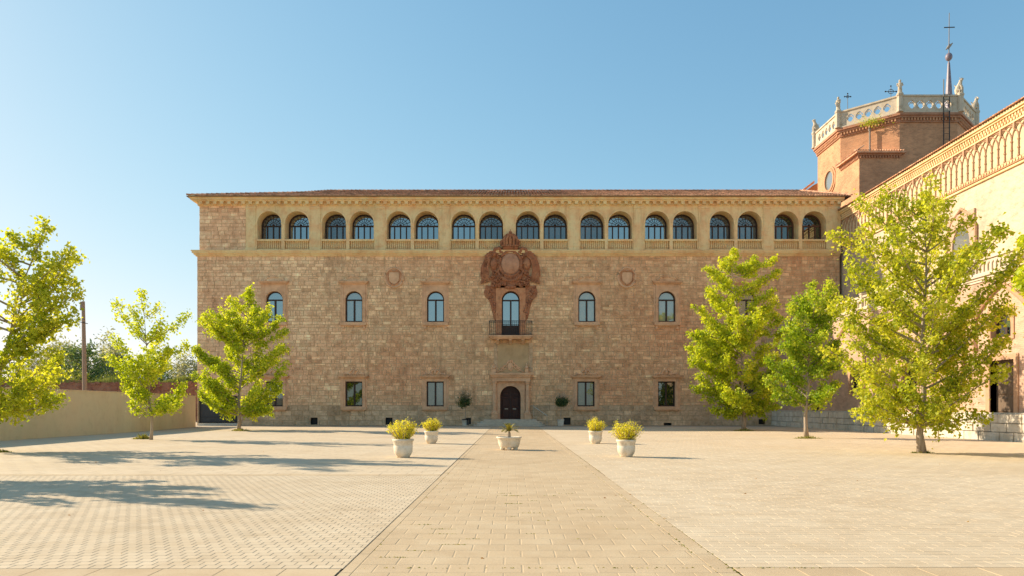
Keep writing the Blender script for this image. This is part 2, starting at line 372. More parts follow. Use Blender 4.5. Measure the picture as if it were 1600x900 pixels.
def blocks_np(R, d0, d1, ch, T, plane):
    """many chamfered blocks: R rows (u0,u1,v0,v1), d1 per block; plane maps (u,v,d)->xyz arrays"""
    R = np.asarray(R, float); n = len(R); d1 = np.asarray(d1, float)
    u0, u1, v0, v1 = R.T
    U = np.stack([u0, u1, u1, u0, u0+ch, u1-ch, u1-ch, u0+ch], 1); Vv = np.stack([v0, v0, v1, v1, v0+ch, v0+ch, v1-ch, v1-ch], 1)
    Dd = np.concatenate([np.full((n, 4), d0), np.repeat(d1[:, None], 4, 1)], 1)
    P = plane(U, Vv, Dd).reshape(-1, 3)
    f = np.array([(4, 5, 6, 7), (0, 1, 5, 4), (1, 2, 6, 5), (2, 3, 7, 6), (3, 0, 4, 7)])
    Fc = (f[None] + (np.arange(n)*8)[:, None, None]).reshape(-1, 4)
    return P, Fc, np.repeat(np.asarray(T), 5)
def subtract(rects, holes):
    out = list(rects)
    for (a0, a1, b0, b1) in holes:
        nxt = []
        for r in out:
            u0, u1, v0, v1 = r[:4]
            if u1 <= a0 or u0 >= a1 or v1 <= b0 or v0 >= b1: nxt.append(r); continue
            if u0 < a0: nxt.append((u0, a0, v0, v1))
            if u1 > a1: nxt.append((a1, u1, v0, v1))
            m0, m1 = max(u0, a0), min(u1, a1)
            if v0 < b0: nxt.append((m0, m1, v0, b0))
            if v1 > b1: nxt.append((m0, m1, b1, v1))
        out = nxt
    return out
def arch_loop(cx, zb, zs, r, n=14):
    return [(cx-r, zb), (cx+r, zb), (cx+r, (zb+zs)/2)] + [(cx+r*cos(pi*i/n), zs+r*sin(pi*i/n)) for i in range(n+1)] + [(cx-r, (zb+zs)/2)]
def gothic_loop(cx, zb, zs, r, h, n=6):
    L = [(cx-r, zb), (cx+r, zb)]
    for i in range(n+1): t = i/n; L.append((cx+r*cos(t*pi/2)**.9 if t < 1 else cx, zs+h*(sin(t*pi/2)**1.0*.75+.25*t)))
    for i in range(n-1, -1, -1): t = i/n; L.append((cx-r*cos(t*pi/2)**.9, zs+h*(sin(t*pi/2)*.75+.25*t)))
    return L
FX = lambda px: (px-800)/K
FZ = lambda py: H+(637-py)/K
FA = Fr((0, D, 0), (1, 0, 0))
def at(px, py, z):  # world point for pixel at depth z
    return Vector(((px-800)*z/FPX, z, H+(637-py)*z/FPX))

# ================================================================ GROUND
g = MB(); g.add([(-900, -300, 0), (900, -300, 0), (900, 1500, 0), (-900, 1500, 0)], [(0, 1, 2, 3)])
g.build('ground', 'ground', kind='structure', fix=False)
groundplane = lambda U, V, Dd: np.stack([U, V, Dd], -1)
def paving(name, x0, x1, y0, y1, sx, sy, gap, mat, bed, jit, single, stuffname, h=.03, stag=.5, wander=0, rec=.004):
    base = MB(); zb = h-rec; base.add([(x0, y0, zb), (x1, y0, zb), (x1, y1, zb), (x0, y1, zb)], [(0, 1, 2, 3)])
    b = base.build(name, bed, kind='structure', fix=False)
    rects = []; r = 0; y = y0
    while y < y1-.02:
        off = (r % 2)*sx*stag + (random.uniform(0, wander)); ye = min(y+sy, y1)
        x = x0 - off
        while x < x1:
            a, c = max(x, x0), min(x+sx, x1)
            if c-a > .03: rects.append((a+gap/2, c-gap/2, y+gap/2, ye-gap/2))
            x += sx
        y += sy; r += 1
    # only what the frame and its surroundings can show
    rects = [q for q in rects if abs((q[0]+q[1])/2) < q[3]*.78+2.5]
    vis = [q for q in rects if abs((q[0]+q[1])/2)/q[3] < .69 and q[2] > 7.0]
    vis.sort(key=lambda q: -(q[1]-q[0])*(q[3]-q[2])/q[3]**3)
    top = vis[:300]; ts = set(top); rest = [q for q in rects if q not in ts]
    variants = []
    for i in range(8):
        mb = MB(); mb.block(Fr((0, 0, 0), (1, 0, 0)), -.5, .5, 0, 1, 0, 1, .03, tone=random.random())
        # unit block lying down: u->x, v->y, d->z
        mb.v = [(x, z, -y*1.0) for (x, y, z) in mb.v]; variants.append(mb.mesh(single, mat, fix=True))
    for q in top:
        hh = h+random.uniform(-jit, jit)
        inst(single, random.choice(variants), b, ((q[0]+q[1])/2, q[2], zb), (q[1]-q[0], q[3]-q[2], hh-zb))
    if rest:
        P, Fc, T = blocks_np(rest, zb, h+RNG.uniform(-jit, jit, len(rest)), .004, RNG.random(len(rest)), groundplane)
        fastobj(stuffname, P, Fc, T, mat, b, 'stuff')
    return b
XL, XR_ = -1.64, 2.0
paving('walkway', XL+.121, XR_-.041, 5.2, 60, .36, .36, .006, 'slab', 'bedslab', .0007, 'slab', 'slabs', stag=.5, rec=.0025)
paving('left_pavement', -16, XL-.008, 7.19, 17, .158, .155, .005, 'paver', 'bed', .0006, 'paver', 'pavers', rec=.003)
paving('right_pavement', XR_+.153, 16, 7.25, 17, .32, .155, .003, 'paver', 'bedpale', .0008, 'paver', 'pavers', wander=.1, rec=.0025)
def strip(name, x0, x1, y0, y1, step, axis, mat='slab'):
    base = MB(); base.add([(x0, y0, .0265), (x1, y0, .0265), (x1, y1, .0265), (x0, y1, .0265)], [(0, 1, 2, 3)])
    b = base.build(name, 'bed', kind='structure', fix=False)
    R = []
    if axis == 'y':
        y = y0
        while y < y1: R.append((x0+.004, x1-.004, y+.004, min(y+step, y1)-.004)); y += step
    else:
        x = x0
        while x < x1: R.append((x+.003, min(x+step, x1)-.003, y0+.004, y1-.004)); x += step
    P, Fc, T = blocks_np(R, .0265, .0295+RNG.uniform(-.0005, .0005, len(R)), .002, RNG.random(len(R)), groundplane)
    fastobj('kerb_stones', P, Fc, T, mat, b, 'stuff')
strip('left_edging', XL, XL+.12, 5.2, 60, .9, 'y')
strip('right_edging', XR_-.04, XR_+.15, 5.2, 60, .9, 'y')
strip('left_cross_band', -16, XL-.02, 6.6, 7.18, .6, 'x')
strip('right_cross_band', XR_+.17, 16, 6.6, 7.24, .6, 'x')
strip('left_far_band', -22, XL-.02, 17.01, 17.35, .7, 'x')
# wide far slabs beyond the pavers: real joints on a coarse grid
def farpave(name, x0, x1, y0, y1, sx, sy, mat):
    b = MB().add([(x0, y0, .0255), (x1, y0, .0255), (x1, y1, .0255), (x0, y1, .0255)], [(0, 1, 2, 3)]).build(name, 'bedpale', kind='structure', fix=False)
    R = []; y = y0; r = 0
    while y < y1-.01:
        x = x0-(r % 2)*sx/2
        while x < x1:
            a, c = max(x, x0), min(x+sx, x1)
            if c-a > .05: R.append((a+.004, c-.004, y+.004, min(y+sy, y1)-.004))
            x += sx
        y += sy; r += 1
    P, Fc, T = blocks_np(R, .0255, .028+RNG.uniform(-.0004, .0004, len(R)), .003, .3+.4*RNG.random(len(R)), groundplane)
    fastobj('slabs', P, Fc, T, mat, b, 'stuff')
farpave('left_far_pavement', -24.2, XL-.02, 17.36, 60, .62, .42, 'paver')
farpave('right_far_pavement', XR_+.17, 23, 17.01, 60, .62, .42, 'paver')
# weeds and grit in the joints
def litter(name, pts, mat, size, kind='stuff', label=None, cat=None):
    V = []; Fc = []; T = []
    for (x, y, z) in pts:
        s = size*random.uniform(.4, 1.4); a = random.uniform(0, pi)
        b = len(V); hz = s*random.uniform(.15, .9)
        V += [(x-s*cos(a), y-s*sin(a), z), (x+s*cos(a), y+s*sin(a), z), (x+s*cos(a)*.3+random.uniform(-s, s)*.5, y+random.uniform(-s, s)*.5, z+hz)]
        Fc.append((b, b+1, b+2)); T.append(random.random())
    o = fastobj(name, V, Fc, T, mat, None, kind); tag(o, label, cat); return o
pts = []
for x0, n in ((XL+.13, 160), (XR_-.05, 380), (XR_+.14, 260)):
    for i in range(n):
        y = 7+22*random.random()**1.7; k = sin(y*1.7+x0*9)+sin(y*.61+x0)*1.1
        if k > -.2 or random.random() < .15: pts.append((x0+random.gauss(0, .012), y, .026))
for yb in (7.2,):
    for i in range(200):
        x = random.choice((XR_+random.random()*1.2, -1.5+random.random()*3.4, -1.5+random.random()*3.4)); pts.append((x, yb+random.gauss(0, .01), .026))
for i in range(26):   # short runs of dry weed in the walkway joints
    cx, cy = random.uniform(-1.4, 1.8), random.uniform(7.5, 14); r = random.randint(3, 12)
    row = 5.2+.36*round((cy-5.2)/.36)
    for k in range(r*3): pts.append((cx+k*.012, row+random.gauss(0, .008), .026))
litter('weeds', pts, 'grass', .016, label='dry grass and weeds growing in the joints of the walkway edging', cat='weeds')

pts = [(random.uniform(-12, 14), 7.5+30*random.random()**1.3, .03) for _ in range(90)]
litter('fallen_leaves', pts, 'blossom', .022, label='scattered small dry leaves lying on the paving', cat='leaves')
# ================================================================ PALACE
pal = empty('palace_building', (0, D, 0), 'long three storey stone palace with arched gallery under a tiled roof', 'building')
XW0, XW1 = FX(308), 29.25
ZS0, ZS1 = FZ(400), FZ(392)      # string course
win2 = [429, 553, 680.5, 917, 1042, 1168]
win1 = [429, 553, 680, 915.5, 1041.5, 1168]
R2 = 13.5/K; W2b, W2t = FZ(503), FZ(455); W2s = W2t-R2
W1b, W1t = FZ(635), FZ(596)
holes = []
for px in win2: holes.append((FX(px)-R2-.02, FX(px)+R2+.02, W2b-.02, W2t+.02))
for px in win1: holes.append((FX(px)-R2-.02, FX(px)+R2+.02, W1b-.02, W1t+.02))
BX = FX(798); BR = 14/K; BB, BT = FZ(524), FZ(455)
holes.append((BX-BR-.02, BX+BR+.02, BB-.02, BT+.02))
DX = FX(797.5); DR = 16/K; DB, DT = FZ(655), FZ(603)
holes.append((DX-DR-.02, DX+DR+.02, 0, DT+.02))
vents = [(491, 658, 5.5, 5.5), (608, 658, 5.5, 5.5), (886, 658, 5.5, 5.5), (1043, 663, 6, 2.4), (1190, 659, 5, 4), (731, 658, 5, 5)]
for (a, b, rx, rz) in vents: holes.append((FX(a)-rx/K, FX(a)+rx/K, FZ(b)-rz/K, FZ(b)+rz/K))
gate_hole = (FX(308)+.1, FX(371), 0, FZ(618.5)); holes.append(gate_hole)
# backing wall
mb = MB()
for (a0, a1, b0, b1) in subtract([(XW0+.03, XW1, 0, ZS0)], holes): mb.box(FA, a0, a1, b0, b1, -.9, 0)
mb.build('wall', 'joint', pal)
mb = MB(); mb.abox(XW0+.05, XW1+.3, D+.91, D+14, 0, 15.4).abox(XW0+.4, XW1+.3, D+2.01, D+14, 15.4, 19.6); mb.build('rear_wall', 'joint', pal)
# coursed stones
rects = []; z = 0.0
small_h = [(a-.03, b+.03, c-.03, d+.03) for a, b, c, d in holes]
while z < ZS0-.02:
    hh = random.uniform(.40, .5) if z < 1.6 else random.choice((random.uniform(.22, .32), random.uniform(.3, .5)))
    z1 = min(z+hh, ZS0)
    if ZS0-z1 < .15: z1 = ZS0
    x = XW0
    while x < XW1:
        zone = x < -20
        L = random.uniform(.55, 1.25) if z < 1.6 else (random.uniform(.45, 1.15) if zone else random.choice((random.uniform(.2, .5), random.uniform(.4, 1.0))))
        x1 = min(x+L, XW1)
        if XW1-x1 < .2: x1 = XW1
        dz = random.uniform(-.02, .02)
        if not zone and z > 1.6 and random.random() < .3 and x1-x > .35 and z1-z > .3 :   # a split course
            zm = z+(z1-z)*random.uniform(.4, .6)
            rects += [(x, x1, z, zm), (x, x1, zm, z1)]
        else: rects.append((x, x1, z, z1))
        x = x1
    z = z1
rects = [r for r in subtract(rects, small_h) if r[1]-r[0] > .06 and r[3]-r[2] > .06]
# plain upper storey at the left end
up = []; z = ZS1
while z < FZ(321)-.02:
    z1 = min(z+random.uniform(.3, .4), FZ(321)); x = FX(311)
    if FZ(321)-z1 < .12: z1 = FZ(321)
    while x < FX(384):
        x1 = min(x+random.uniform(.45, 1.2), FX(384))
        if FX(384)-x1 < .2: x1 = FX(384)
        up.append((x, x1, z, z1)); x = x1
    z = z1
allr = [(r, 0) for r in rects]+[(r, 1) for r in up]
G = .011
def st_tone(): 
    t = random.random(); return min(1, max(0, random.gauss(.5, .17))) if t < .88 else random.uniform(.8, 1)
cand = sorted(allr, key=lambda q: -(q[0][1]-q[0][0])*(q[0][3]-q[0][2]))
big = set(q[0] for q in cand[:300])
var = {}
for key in ('stone', 'basestone'):
    L = []
    for i in range(14):
        m_ = MB(); m_.block(Fr((0, 0, 0), (1, 0, 0)), -.5, .5, -.5, .5, -1, 1, .03, st_tone()); L.append(m_.mesh('stone', key))
    var[key] = L
rest = {'stone': [], 'basestone': []}
for r, isup in allr:
    u0, u1, v0, v1 = r[0]+G, r[1]-G, r[2]+G, r[3]-G
    d = random.uniform(.018, .045)-(.06 if isup else 0); key = 'basestone' if v0 < 1.4 and not isup else 'stone'
    if r in big: inst('stone', random.choice(var[key]), pal, ((u0+u1)/2, D+(.06 if isup else 0), (v0+v1)/2), (u1-u0, d+(.06 if isup else 0), v1-v0))
    else: rest[key].append((u0, u1, v0, v1, d))
facadeplane = lambda U, V, Dd: np.stack([U, D-Dd, V], -1)
for key, L in rest.items():
    A = np.array(L); P, Fc, T = blocks_np(A[:, :4], -.1, A[:, 4], .012, [st_tone() for _ in L], facadeplane)
    fastobj('small_stones', P, Fc, T, key, pal, 'stuff')
MB().box(FA, FX(311)+.02, FX(386), ZS1, FZ(318), -.9, -.062).build('upper_wall', 'joint', pal)

# windows -----------------------------------------------------------
def window_meshes(r, zb, zs, arched=True, fan=False, mulls=1, fw=.11, top=None, transom=True, panel=0):
    """meshes in local coords, origin at sill centre, facing -y"""
    F0 = Fr((0, 0, 0), (1, 0, 0)); hs = zs-zb
    fr = MB(); gl = MB(); gb = MB()
    if arched:
        n = 14
        o = arch_loop(0, 0, hs, r, n); i_ = arch_loop(0, fw, hs, r-fw, n)
        k = len(o)
        V = [F0.p(*p, 0) for p in o]+[F0.p(*p, 0) for p in i_]+[F0.p(*p, -.12) for p in o]+[F0.p(*p, -.12) for p in i_]
        fs = []
        for a in range(k):
            b = (a+1) % k; fs += [(a, b, k+b, k+a), (2*k+a, 3*k+a, 3*k+b, 2*k+b), (k+a, k+b, 3*k+b, 3*k+a), (a, 2*k+a, 2*k+b, b)]
        fr.add(V, fs)
        pl = arch_loop(0, fw*.4, hs, r-fw*.6, n)
        gl.add([F0.p(*p, -.07) for p in pl], [tuple(range(len(pl)))])
        if transom: fr.box(F0, -r+.02, r-.02, hs-.06, hs+.06, -.1, .02)
        toph = hs-.06
    else:
        for (a, b, c, d) in ((-r, -r+fw, 0, hs), (r-fw, r, 0, hs), (-r+fw, r-fw, 0, fw), (-r+fw, r-fw, hs-fw, hs)): fr.box(F0, a, b, c, d, -.12, 0)
        gl.add([F0.p(-r+.03, .03, -.07), F0.p(r-.03, .03, -.07), F0.p(r-.03, hs-.03, -.07), F0.p(-r+.03, hs-.03, -.07)], [(0, 1, 2, 3)])
        toph = hs-fw
    for k in range(mulls):
        x = -r+2*r*(k+1)/(mulls+1); w_ = .075 if mulls == 1 else .05
        fr.box(F0, x-w_, x+w_, fw, toph, -.1, .01)
    if panel: fr.box(F0, -r+fw, r-fw, fw, panel, -.09, -.01)
    if fan:
        rr = r-fw
        for k in range(1, 8):
            a = pi*k/8; gb.tube([F0.p(.3*cos(a)*rr, hs+.06+.3*sin(a)*rr, -.05), F0.p(rr*cos(a), hs+rr*sin(a), -.05)], .022, 4)
        for q in (.3, .66):
            gb.tube([F0.p(q*rr*cos(pi*k/10), hs+.03+q*rr*sin(pi*k/10), -.05) for k in range(11)], .022, 4)
        gb.blob(F0.p(0, hs+.1, -.03), .12, 6)
    return fr, gl, gb
def place_windows(parent, spots, frmb, glmb, gbmb, frmat='wframe', name='window'):
    fm = {}; gm = {}
    bm_ = gbmb.mesh('glazing_bars', frmat) if gbmb.v else None
    for (loc, gmat, fmat, rotz) in spots:
        if fmat not in fm: fm[fmat] = frmb.mesh(name, fmat)
        if gmat not in gm: gm[gmat] = glmb.mesh('pane', gmat)
        o = inst(name, fm[fmat], parent, loc, rotz=rotz)
        for nm, me in (('pane', gm[gmat]), ('glazing_bars', bm_)):
            if me is None: continue
            p = bpy.data.objects.new(nm, me); C.objects.link(p); p.parent = o
            if nm == 'glazing_bars': p['kind'] = 'stuff'
fr, gl, gb = window_meshes(R2, W2b, W2s, True, transom=True)
place_windows(pal, [((FX(px), D+.22, W2b), gm_, 'wframe', 0) for px, gm_ in zip(win2, ['gsky', 'gblind', 'gsky', 'gcurtain', 'gcurtain', 'gdark'])], fr, gl, gb)
fr, gl, gb = window_meshes(R2, W1b, W1t, False)
place_windows(pal, [((FX(px), D+.22, W1b), gm_, 'wframe', 0) for px, gm_ in zip(win1, ['ggrey', 'gdark', 'ggrey', 'gdark', 'gdark', 'gdark'])], fr, gl, gb)
fr, gl, gb = window_meshes(BR, BB, BT-BR, True, panel=FZ(508)-BB)
place_windows(pal, [((BX, D+.22, BB), 'gsky', 'wframe', 0)], fr, gl, gb, name='balcony_window')
# surrounds
def surround(cx, zb, zt, r, arched, key='trim'):
    hw = 18/K; mb = MB(); e = .0
    top = zt+(.62 if arched else .28)
    loop = arch_loop(cx, zb, zt-r, r) if arched else [(cx-r, zb), (cx+r, zb), (cx+r, (zb+zt)/2), (cx+r, zt), (cx-r, zt), (cx-r, (zb+zt)/2)]
    mb.cell(FA, (cx-hw, cx+hw, zb-.06, top), loop, (cx, (zb+zt)/2), -.38, .10)
    for sgn in (-1, 1):   # raised outer fillet
        a, b = sorted((cx+sgn*hw, cx+sgn*(hw-.12))); mb.box(FA, a, b, zb-.05, top-.01, .10, .14)
        a, b = sorted((cx+sgn*(hw+.005), cx+sgn*(hw+.17))); mb.box(FA, a, b, zb-.05, top-.02, -.02, .065)
    s = mb.build('window_surround', key, pal, (cx, D, zb))
    hood = MB(); zt2 = top
    hood.box(FA, cx-hw-.12, cx+hw+.12, zt2, zt2+.1, -.05, .2).box(FA, cx-hw-.24, cx+hw+.24, zt2+.1, zt2+.2, -.05, .34).box(FA, cx-hw-.3, cx+hw+.3, zt2+.2, zt2+.245, -.05, .38)
    hood.build('hood', key, pal, (cx, D, zt2))
    sill = MB(); sill.box(FA, cx-hw-.1, cx+hw+.1, zb-.3, zb-.06, -.3, .26).box(FA, cx-hw+.05, cx+hw-.05, zb-.4, zb-.3, -.05, .15)
    if arched:
        for sg in (-1, 1): sill.box(FA, cx+sg*(hw-.1)-.1, cx+sg*(hw-.1)+.1, zb-.62, zb-.4, -.05, .14)
    sill.build('sill', key, pal, (cx, D, zb-.3))
    # carved crest over the hood
    cr = MB(); zt3 = zt2+.245
    if arched:
        pts = [(cx-hw*1.02, zt3), (cx+hw*1.02, zt3), (cx+hw*.75, zt3+.2), (cx+hw*.35, zt3+.42), (cx, zt3+.5), (cx-hw*.35, zt3+.42), (cx-hw*.75, zt3+.2)]
        cr.prism(FA, pts, -.02, .07)
        for q in range(9):
            a = pi*(q+.5)/9; cr.blob(FA.p(cx+hw*.8*cos(a), zt3+.1+.32*sin(a), .08), (.11, .06, .08), 6, jit=.3)
    else:
        for sg in (-1, 1):
            cr.tube([FA.p(cx+sg*(.1+.75*t), zt3+.45*(1-t)**1.5+.05+.06*sin(t*9), .07) for t in [q/7 for q in range(8)]], [.07, .08, .06, .08, .06, .07, .09, .04], 6)
            cr.blob(FA.p(cx+sg*.85, zt3+.14, .08), (.13, .07, .13), 6, jit=.2)
            cr.blob(FA.p(cx+sg*.36, zt3+.12, .08), (.13, .07, .1), 6, jit=.2)
        cr.blob(FA.p(cx, zt3+.3, .09), (.12, .08, .26), 8, jit=.15); cr.blob(FA.p(cx, zt3+.66, .07), (.05, .05, .14), 6)
    cr.build('crest', 'stone' if arched else key, pal, (cx, D, zt3))
for px in win2: surround(FX(px), W2b, W2t, R2, True)
for px in win1: surround(FX(px), W1b, W1t, R2, False)
# vents
for (a, b, rx, rz) in vents:
    v = MB(); v.box(FA, FX(a)-rx/K, FX(a)+rx/K, FZ(b)-rz/K, FZ(b)+rz/K, -.5, -.3); o = v.build('vent', 'iron', pal, (FX(a), D, FZ(b)))
    fr_ = MB(); lp = [(FX(a)-rx/K, FZ(b)-rz/K), (FX(a)+rx/K, FZ(b)-rz/K), (FX(a)+rx/K, FZ(b)+rz/K), (FX(a)-rx/K, FZ(b)+rz/K)]
    fr_.cell(FA, (FX(a)-rx/K-.1, FX(a)+rx/K+.1, max(.01, FZ(b)-rz/K-.08), FZ(b)+rz/K+.1), lp, (FX(a), FZ(b)), -.3, .055)
    fr_.build('vent_frame', 'basestone', o, (FX(a), D, FZ(b)))
    for q in range(3):
        x = FX(a)+(q-1)*rx*.55/K
        MB().box(FA, x-.012, x+.012, FZ(b)-rz/K, FZ(b)+rz/K, -.16, -.13).build('vent_bar', 'iron', o, (x, D, FZ(b)))
# string course and cornice
def moulding(name, mat, z0, steps, x0, x1, left_return=True):
    mb = MB(); z = z0
    for (h_, pr) in steps:
        mb.abox(x0-(pr if left_return else 0), x1, D-pr, D+3, z, z+h_-.0005); z += h_
    return mb.build(name, mat, pal, ((x0+x1)/2, D, z0))
moulding('string_course', 'ochre', ZS0-.04, [(.12, .10), (.14, .22), (.16, .34), (.09, .40)], XW0, XW1-.02)
ze = FZ(321.5)
moulding('cornice', 'ochre', FZ(316), [(.10, .42), (.20, .56), (.16, .68)], FX(311), XW1+.2)
moulding('frieze', 'ochre', ze, [(FZ(316)-ze, .10)], FX(311), XW1+.1)
mm = MB(); mm.block(Fr((0, 0, 0), (1, 0, 0)), -.16, .16, -.26, 0, .1, .40, .02); mm.box(Fr((0, 0, 0), (1, 0, 0)), -.17, .17, -.06, -.001, .1, .41)
me_mod = mm.mesh('modillion', 'ochre')
x = FX(316)
while x < XW1: inst('modillion', me_mod, pal, (x, D, FZ(316)-.002)); x += .63
# gallery
GX0 = FX(385); per = 101/K; G0 = FX(392); Gsill, Gtop = FZ(374), FZ(322)
aR = 18.8/K; aT = FZ(330); aS = aT-aR
gal = MB(); spots = []
pil = MB(); F0 = Fr((0, 0, 0), (1, 0, 0))
pil.box(F0, -.43, .43, ZS1, Gtop+.05, -1, .07).box(F0, -.47, .47, ZS1, ZS1+.28, -.05, .13).box(F0, -.46, .46, Gtop-.26, Gtop-.1, -.05, .12)
pil.box(F0, -.30, .30, ZS1+.4, Gtop-.4, .07, .095)
me_pil = pil.mesh('pilaster', 'ochre')
pier = MB(); pier.box(F0, -.15, .15, ZS1, Gsill+.02, -.05, .10).box(F0, -.17, .17, aS-.12, aS+.02, -.05, .07).box(F0, -.12, .12, Gsill, aS-.12, -.02, .05)
me_pier = pier.mesh('pier', 'ochre')
for k in range(10): inst('pilaster', me_pil, pal, (G0+per*k, D, 0))
gl_k = ['ggrey', 'gsky', 'ggrey', 'gsky', 'gsky', 'gsky', 'gsky', 'ggrey', 'ggrey', 'ggrey', 'ggrey', 'gsky', 'gsky', 'ggrey', 'ggrey', 'ggrey', 'gdark', 'gdark']
bal = MB()
nb = 11; cw = 21.8/K
for q in range(nb):
    x = -aR+.06+(2*aR-.12)*(q+.5)/nb; z0, z1 = ZS1+.14, Gsill-.16
    r0 = .042; hz = z1-z0
    bal.lathe((x, .0, z0), [(r0, 0), (r0, .06), (.03, .09), (.055, hz*.3), (.05, hz*.45), (.028, hz*.75), (.045, hz-.04), (.045, hz)], 6)
me_bal = bal.mesh('balusters', 'ochre')
rail = MB(); rail.box(F0, -aR, aR, ZS1+.14, Gsill-.16, -.32, -.22).box(F0, -aR-.02, aR+.02, Gsill-.16, Gsill, -.33, .10).box(F0, -aR-.02, aR+.02, ZS1, ZS1+.14, -.12, .08)
me_rail = rail.mesh('balustrade', 'ochre')
ring = MB()
for q in range(16):
    a0, a1 = pi*q/16, pi*(q+1)/16
    P = [(cos(a)*rr, sin(a)*rr) for a, rr in ((a0, aR), (a1, aR), (a1, aR+.14), (a0, aR+.14))]
    ring.prism(F0, P, -.02, .045)
me_ring = ring.mesh('arch_moulding', 'ochre')
for k in range(9):
    bc = G0+per*(k+.5)
    inst('pier', me_pier, pal, (bc, D, 0))
    for sg in (-1, 1):
        cx = bc+sg*21.7/K; i = 2*k+(sg > 0)
        u0, u1 = (bc-per/2+.4, bc) if sg < 0 else (bc, bc+per/2-.4)
        gal.cell(FA, (u0, u1, ZS1, Gtop), arch_loop(cx, ZS1+.02, aS, aR, 18), (cx, aS-.2), -1.12, 0)
        spots.append(((cx, D+1.1, Gsill-.55), gl_k[i], 'wframe' if i < 16 else 'wframered', 0))
        inst('arch_moulding', me_ring, pal, (cx, D, aS))
        r_ = inst('balustrade', me_rail, pal, (cx, D, 0))
        b_ = bpy.data.objects.new('balusters', me_bal); C.objects.link(b_); b_.parent = r_; b_['kind'] = 'stuff'
gal.build('gallery_wall', 'ochre', pal)
MB().box(FA, GX0, XW1, ZS1, ZS1+1.0, -1.5, -1.25).box(FA, G0+per*9+.4, XW1+.1, ZS1, Gtop, -1.1, .0).build('gallery_floor', 'ochre', pal)
fr, gl, gb = window_meshes(aR, Gsill-.55, aS, True, fan=True, mulls=3, fw=.13)
place_windows(pal, spots, fr, gl, gb, name='gallery_window')
MB().box(FA, FX(311), XW1+.1, Gtop-.001, ze, -1.1, -.001).build('gallery_lintel', 'ochre', pal)
MB().box(FA, FX(311), XW1, ZS1+.1, 19.6, -2, -1.3).build('gallery_back_wall', 'ochre', pal)

# roof -------------------------------------------------------------
ZE = FZ(309.6); YE = D-.75; ZR = 22.67; YR = D+6
zy = lambda y: ZE+(ZR-ZE)*(y-YE)/(YR-YE)
xl = lambda y: (-28.75+(-19.3+28.75)*min(1, (y-YE)/(3+.75)) if y < D+3 else -19.3+1.6*(y-D-3)/3)
xr = lambda y: 29.95-(29.95-28.05)*(y-YE)/(YR-YE)
rb = MB()
P = [(-28.75, YE, ZE), (29.95, YE, ZE), (28.05, YR, ZR), (-17.7, YR, ZR), (-19.3, D+3, zy(D+3))]
Pb = [(-28.75, D+15, ZE), (29.95, D+15, ZE), (28.05, YR+.5, ZR), (-17.7, YR+.5, ZR), (-19.3, D+9, zy(D+3))]
n = len(P); rb.add(P+Pb+[(x_, y_, ZE-.06) for (x_, y_, z_) in (P[0], P[1], Pb[1], Pb[0])],
   [(0, 1, 2, 3, 4), (5, 9, 8, 7, 6), (2, 7, 8, 3), (3, 8, 9, 4), (4, 9, 5, 0), (1, 6, 7, 2), (10, 13, 12, 11), (0, 10, 11, 1), (5, 6, 12, 13), (0, 5, 13, 10), (1, 11, 12, 6)])
roof = rb.build('roof', 'roofbed', pal)
# barrel tiles, column by column
V = []; Fc = []; T = []
def tile_col(xc, ys, zf, sag, drift=0):
    k = 5
    for j in range(len(ys)-1):
        y0, y1 = ys[j], ys[j+1]+.05; r0, r1 = .105, .085; b = len(V)
        lift = random.uniform(-.006, .01); xo = random.uniform(-.012, .012)
        for (yy, rr, lf) in ((y0, r0, .035), (y1, r1, .0)):
            for q in range(k):
                a = pi*q/(k-1); V.append((xc+xo+drift*(yy-ys[0])+rr*cos(a), yy, zf(yy)+lf+lift+rr*sin(a)*.8))
        t = random.random()
        for q in range(k-1): Fc.append((b+q, b+q+1, b+k+q+1, b+k+q)); T.append(t)
        Fc.append((b, b+1, b+3, b+4)); T.append(t*.8)
x = -28.65; i = 0
while x < 29.9:
    ys = []
    y = YE-.06
    while y < YR+.1:
        if xl(y) <= x <= xr(y)+.05 or y < YE+.1: ys.append(y)
        y += .34
    if len(ys) > 1: tile_col(x, ys, zy, 0)
    x += .25; i += 1
# left hip cap and ridge
def cap(pts, r=.12):
    global V, Fc, T
    for a, b in zip(pts[:-1], pts[1:]):
        a, b = Vector(a), Vector(b); L = (b-a).length; n_ = max(1, int(L/.4)); t = (b-a).normalized(); s = t.cross(Vector((0, 0, 1))).normalized(); up_ = s.cross(t)
        for j in range(n_):
            p0 = a+(b-a)*(j/n_); p1 = a+(b-a)*((j+1.15)/n_); bb = len(V); tn = random.random()
            for (p, rr, lf) in ((p0, r*1.1, .03), (p1, r*.9, 0)):
                for q in range(5):
                    an = pi*q/4; V.append(tuple(p+s*cos(an)*rr+up_*(sin(an)*rr+lf)))
            for q in range(4): Fc.append((bb+q, bb+q+1, bb+6+q, bb+5+q)); T.append(tn)
cap([(-28.75, YE, ZE+.05), (-19.3, D+3, zy(D+3)+.05), (-17.7, YR, ZR+.05), (28.05, YR, ZR+.05), (29.95, YE, ZE+.05)])
fastobj('roof_tiles', V, Fc, T, 'tile', roof, 'stuff')
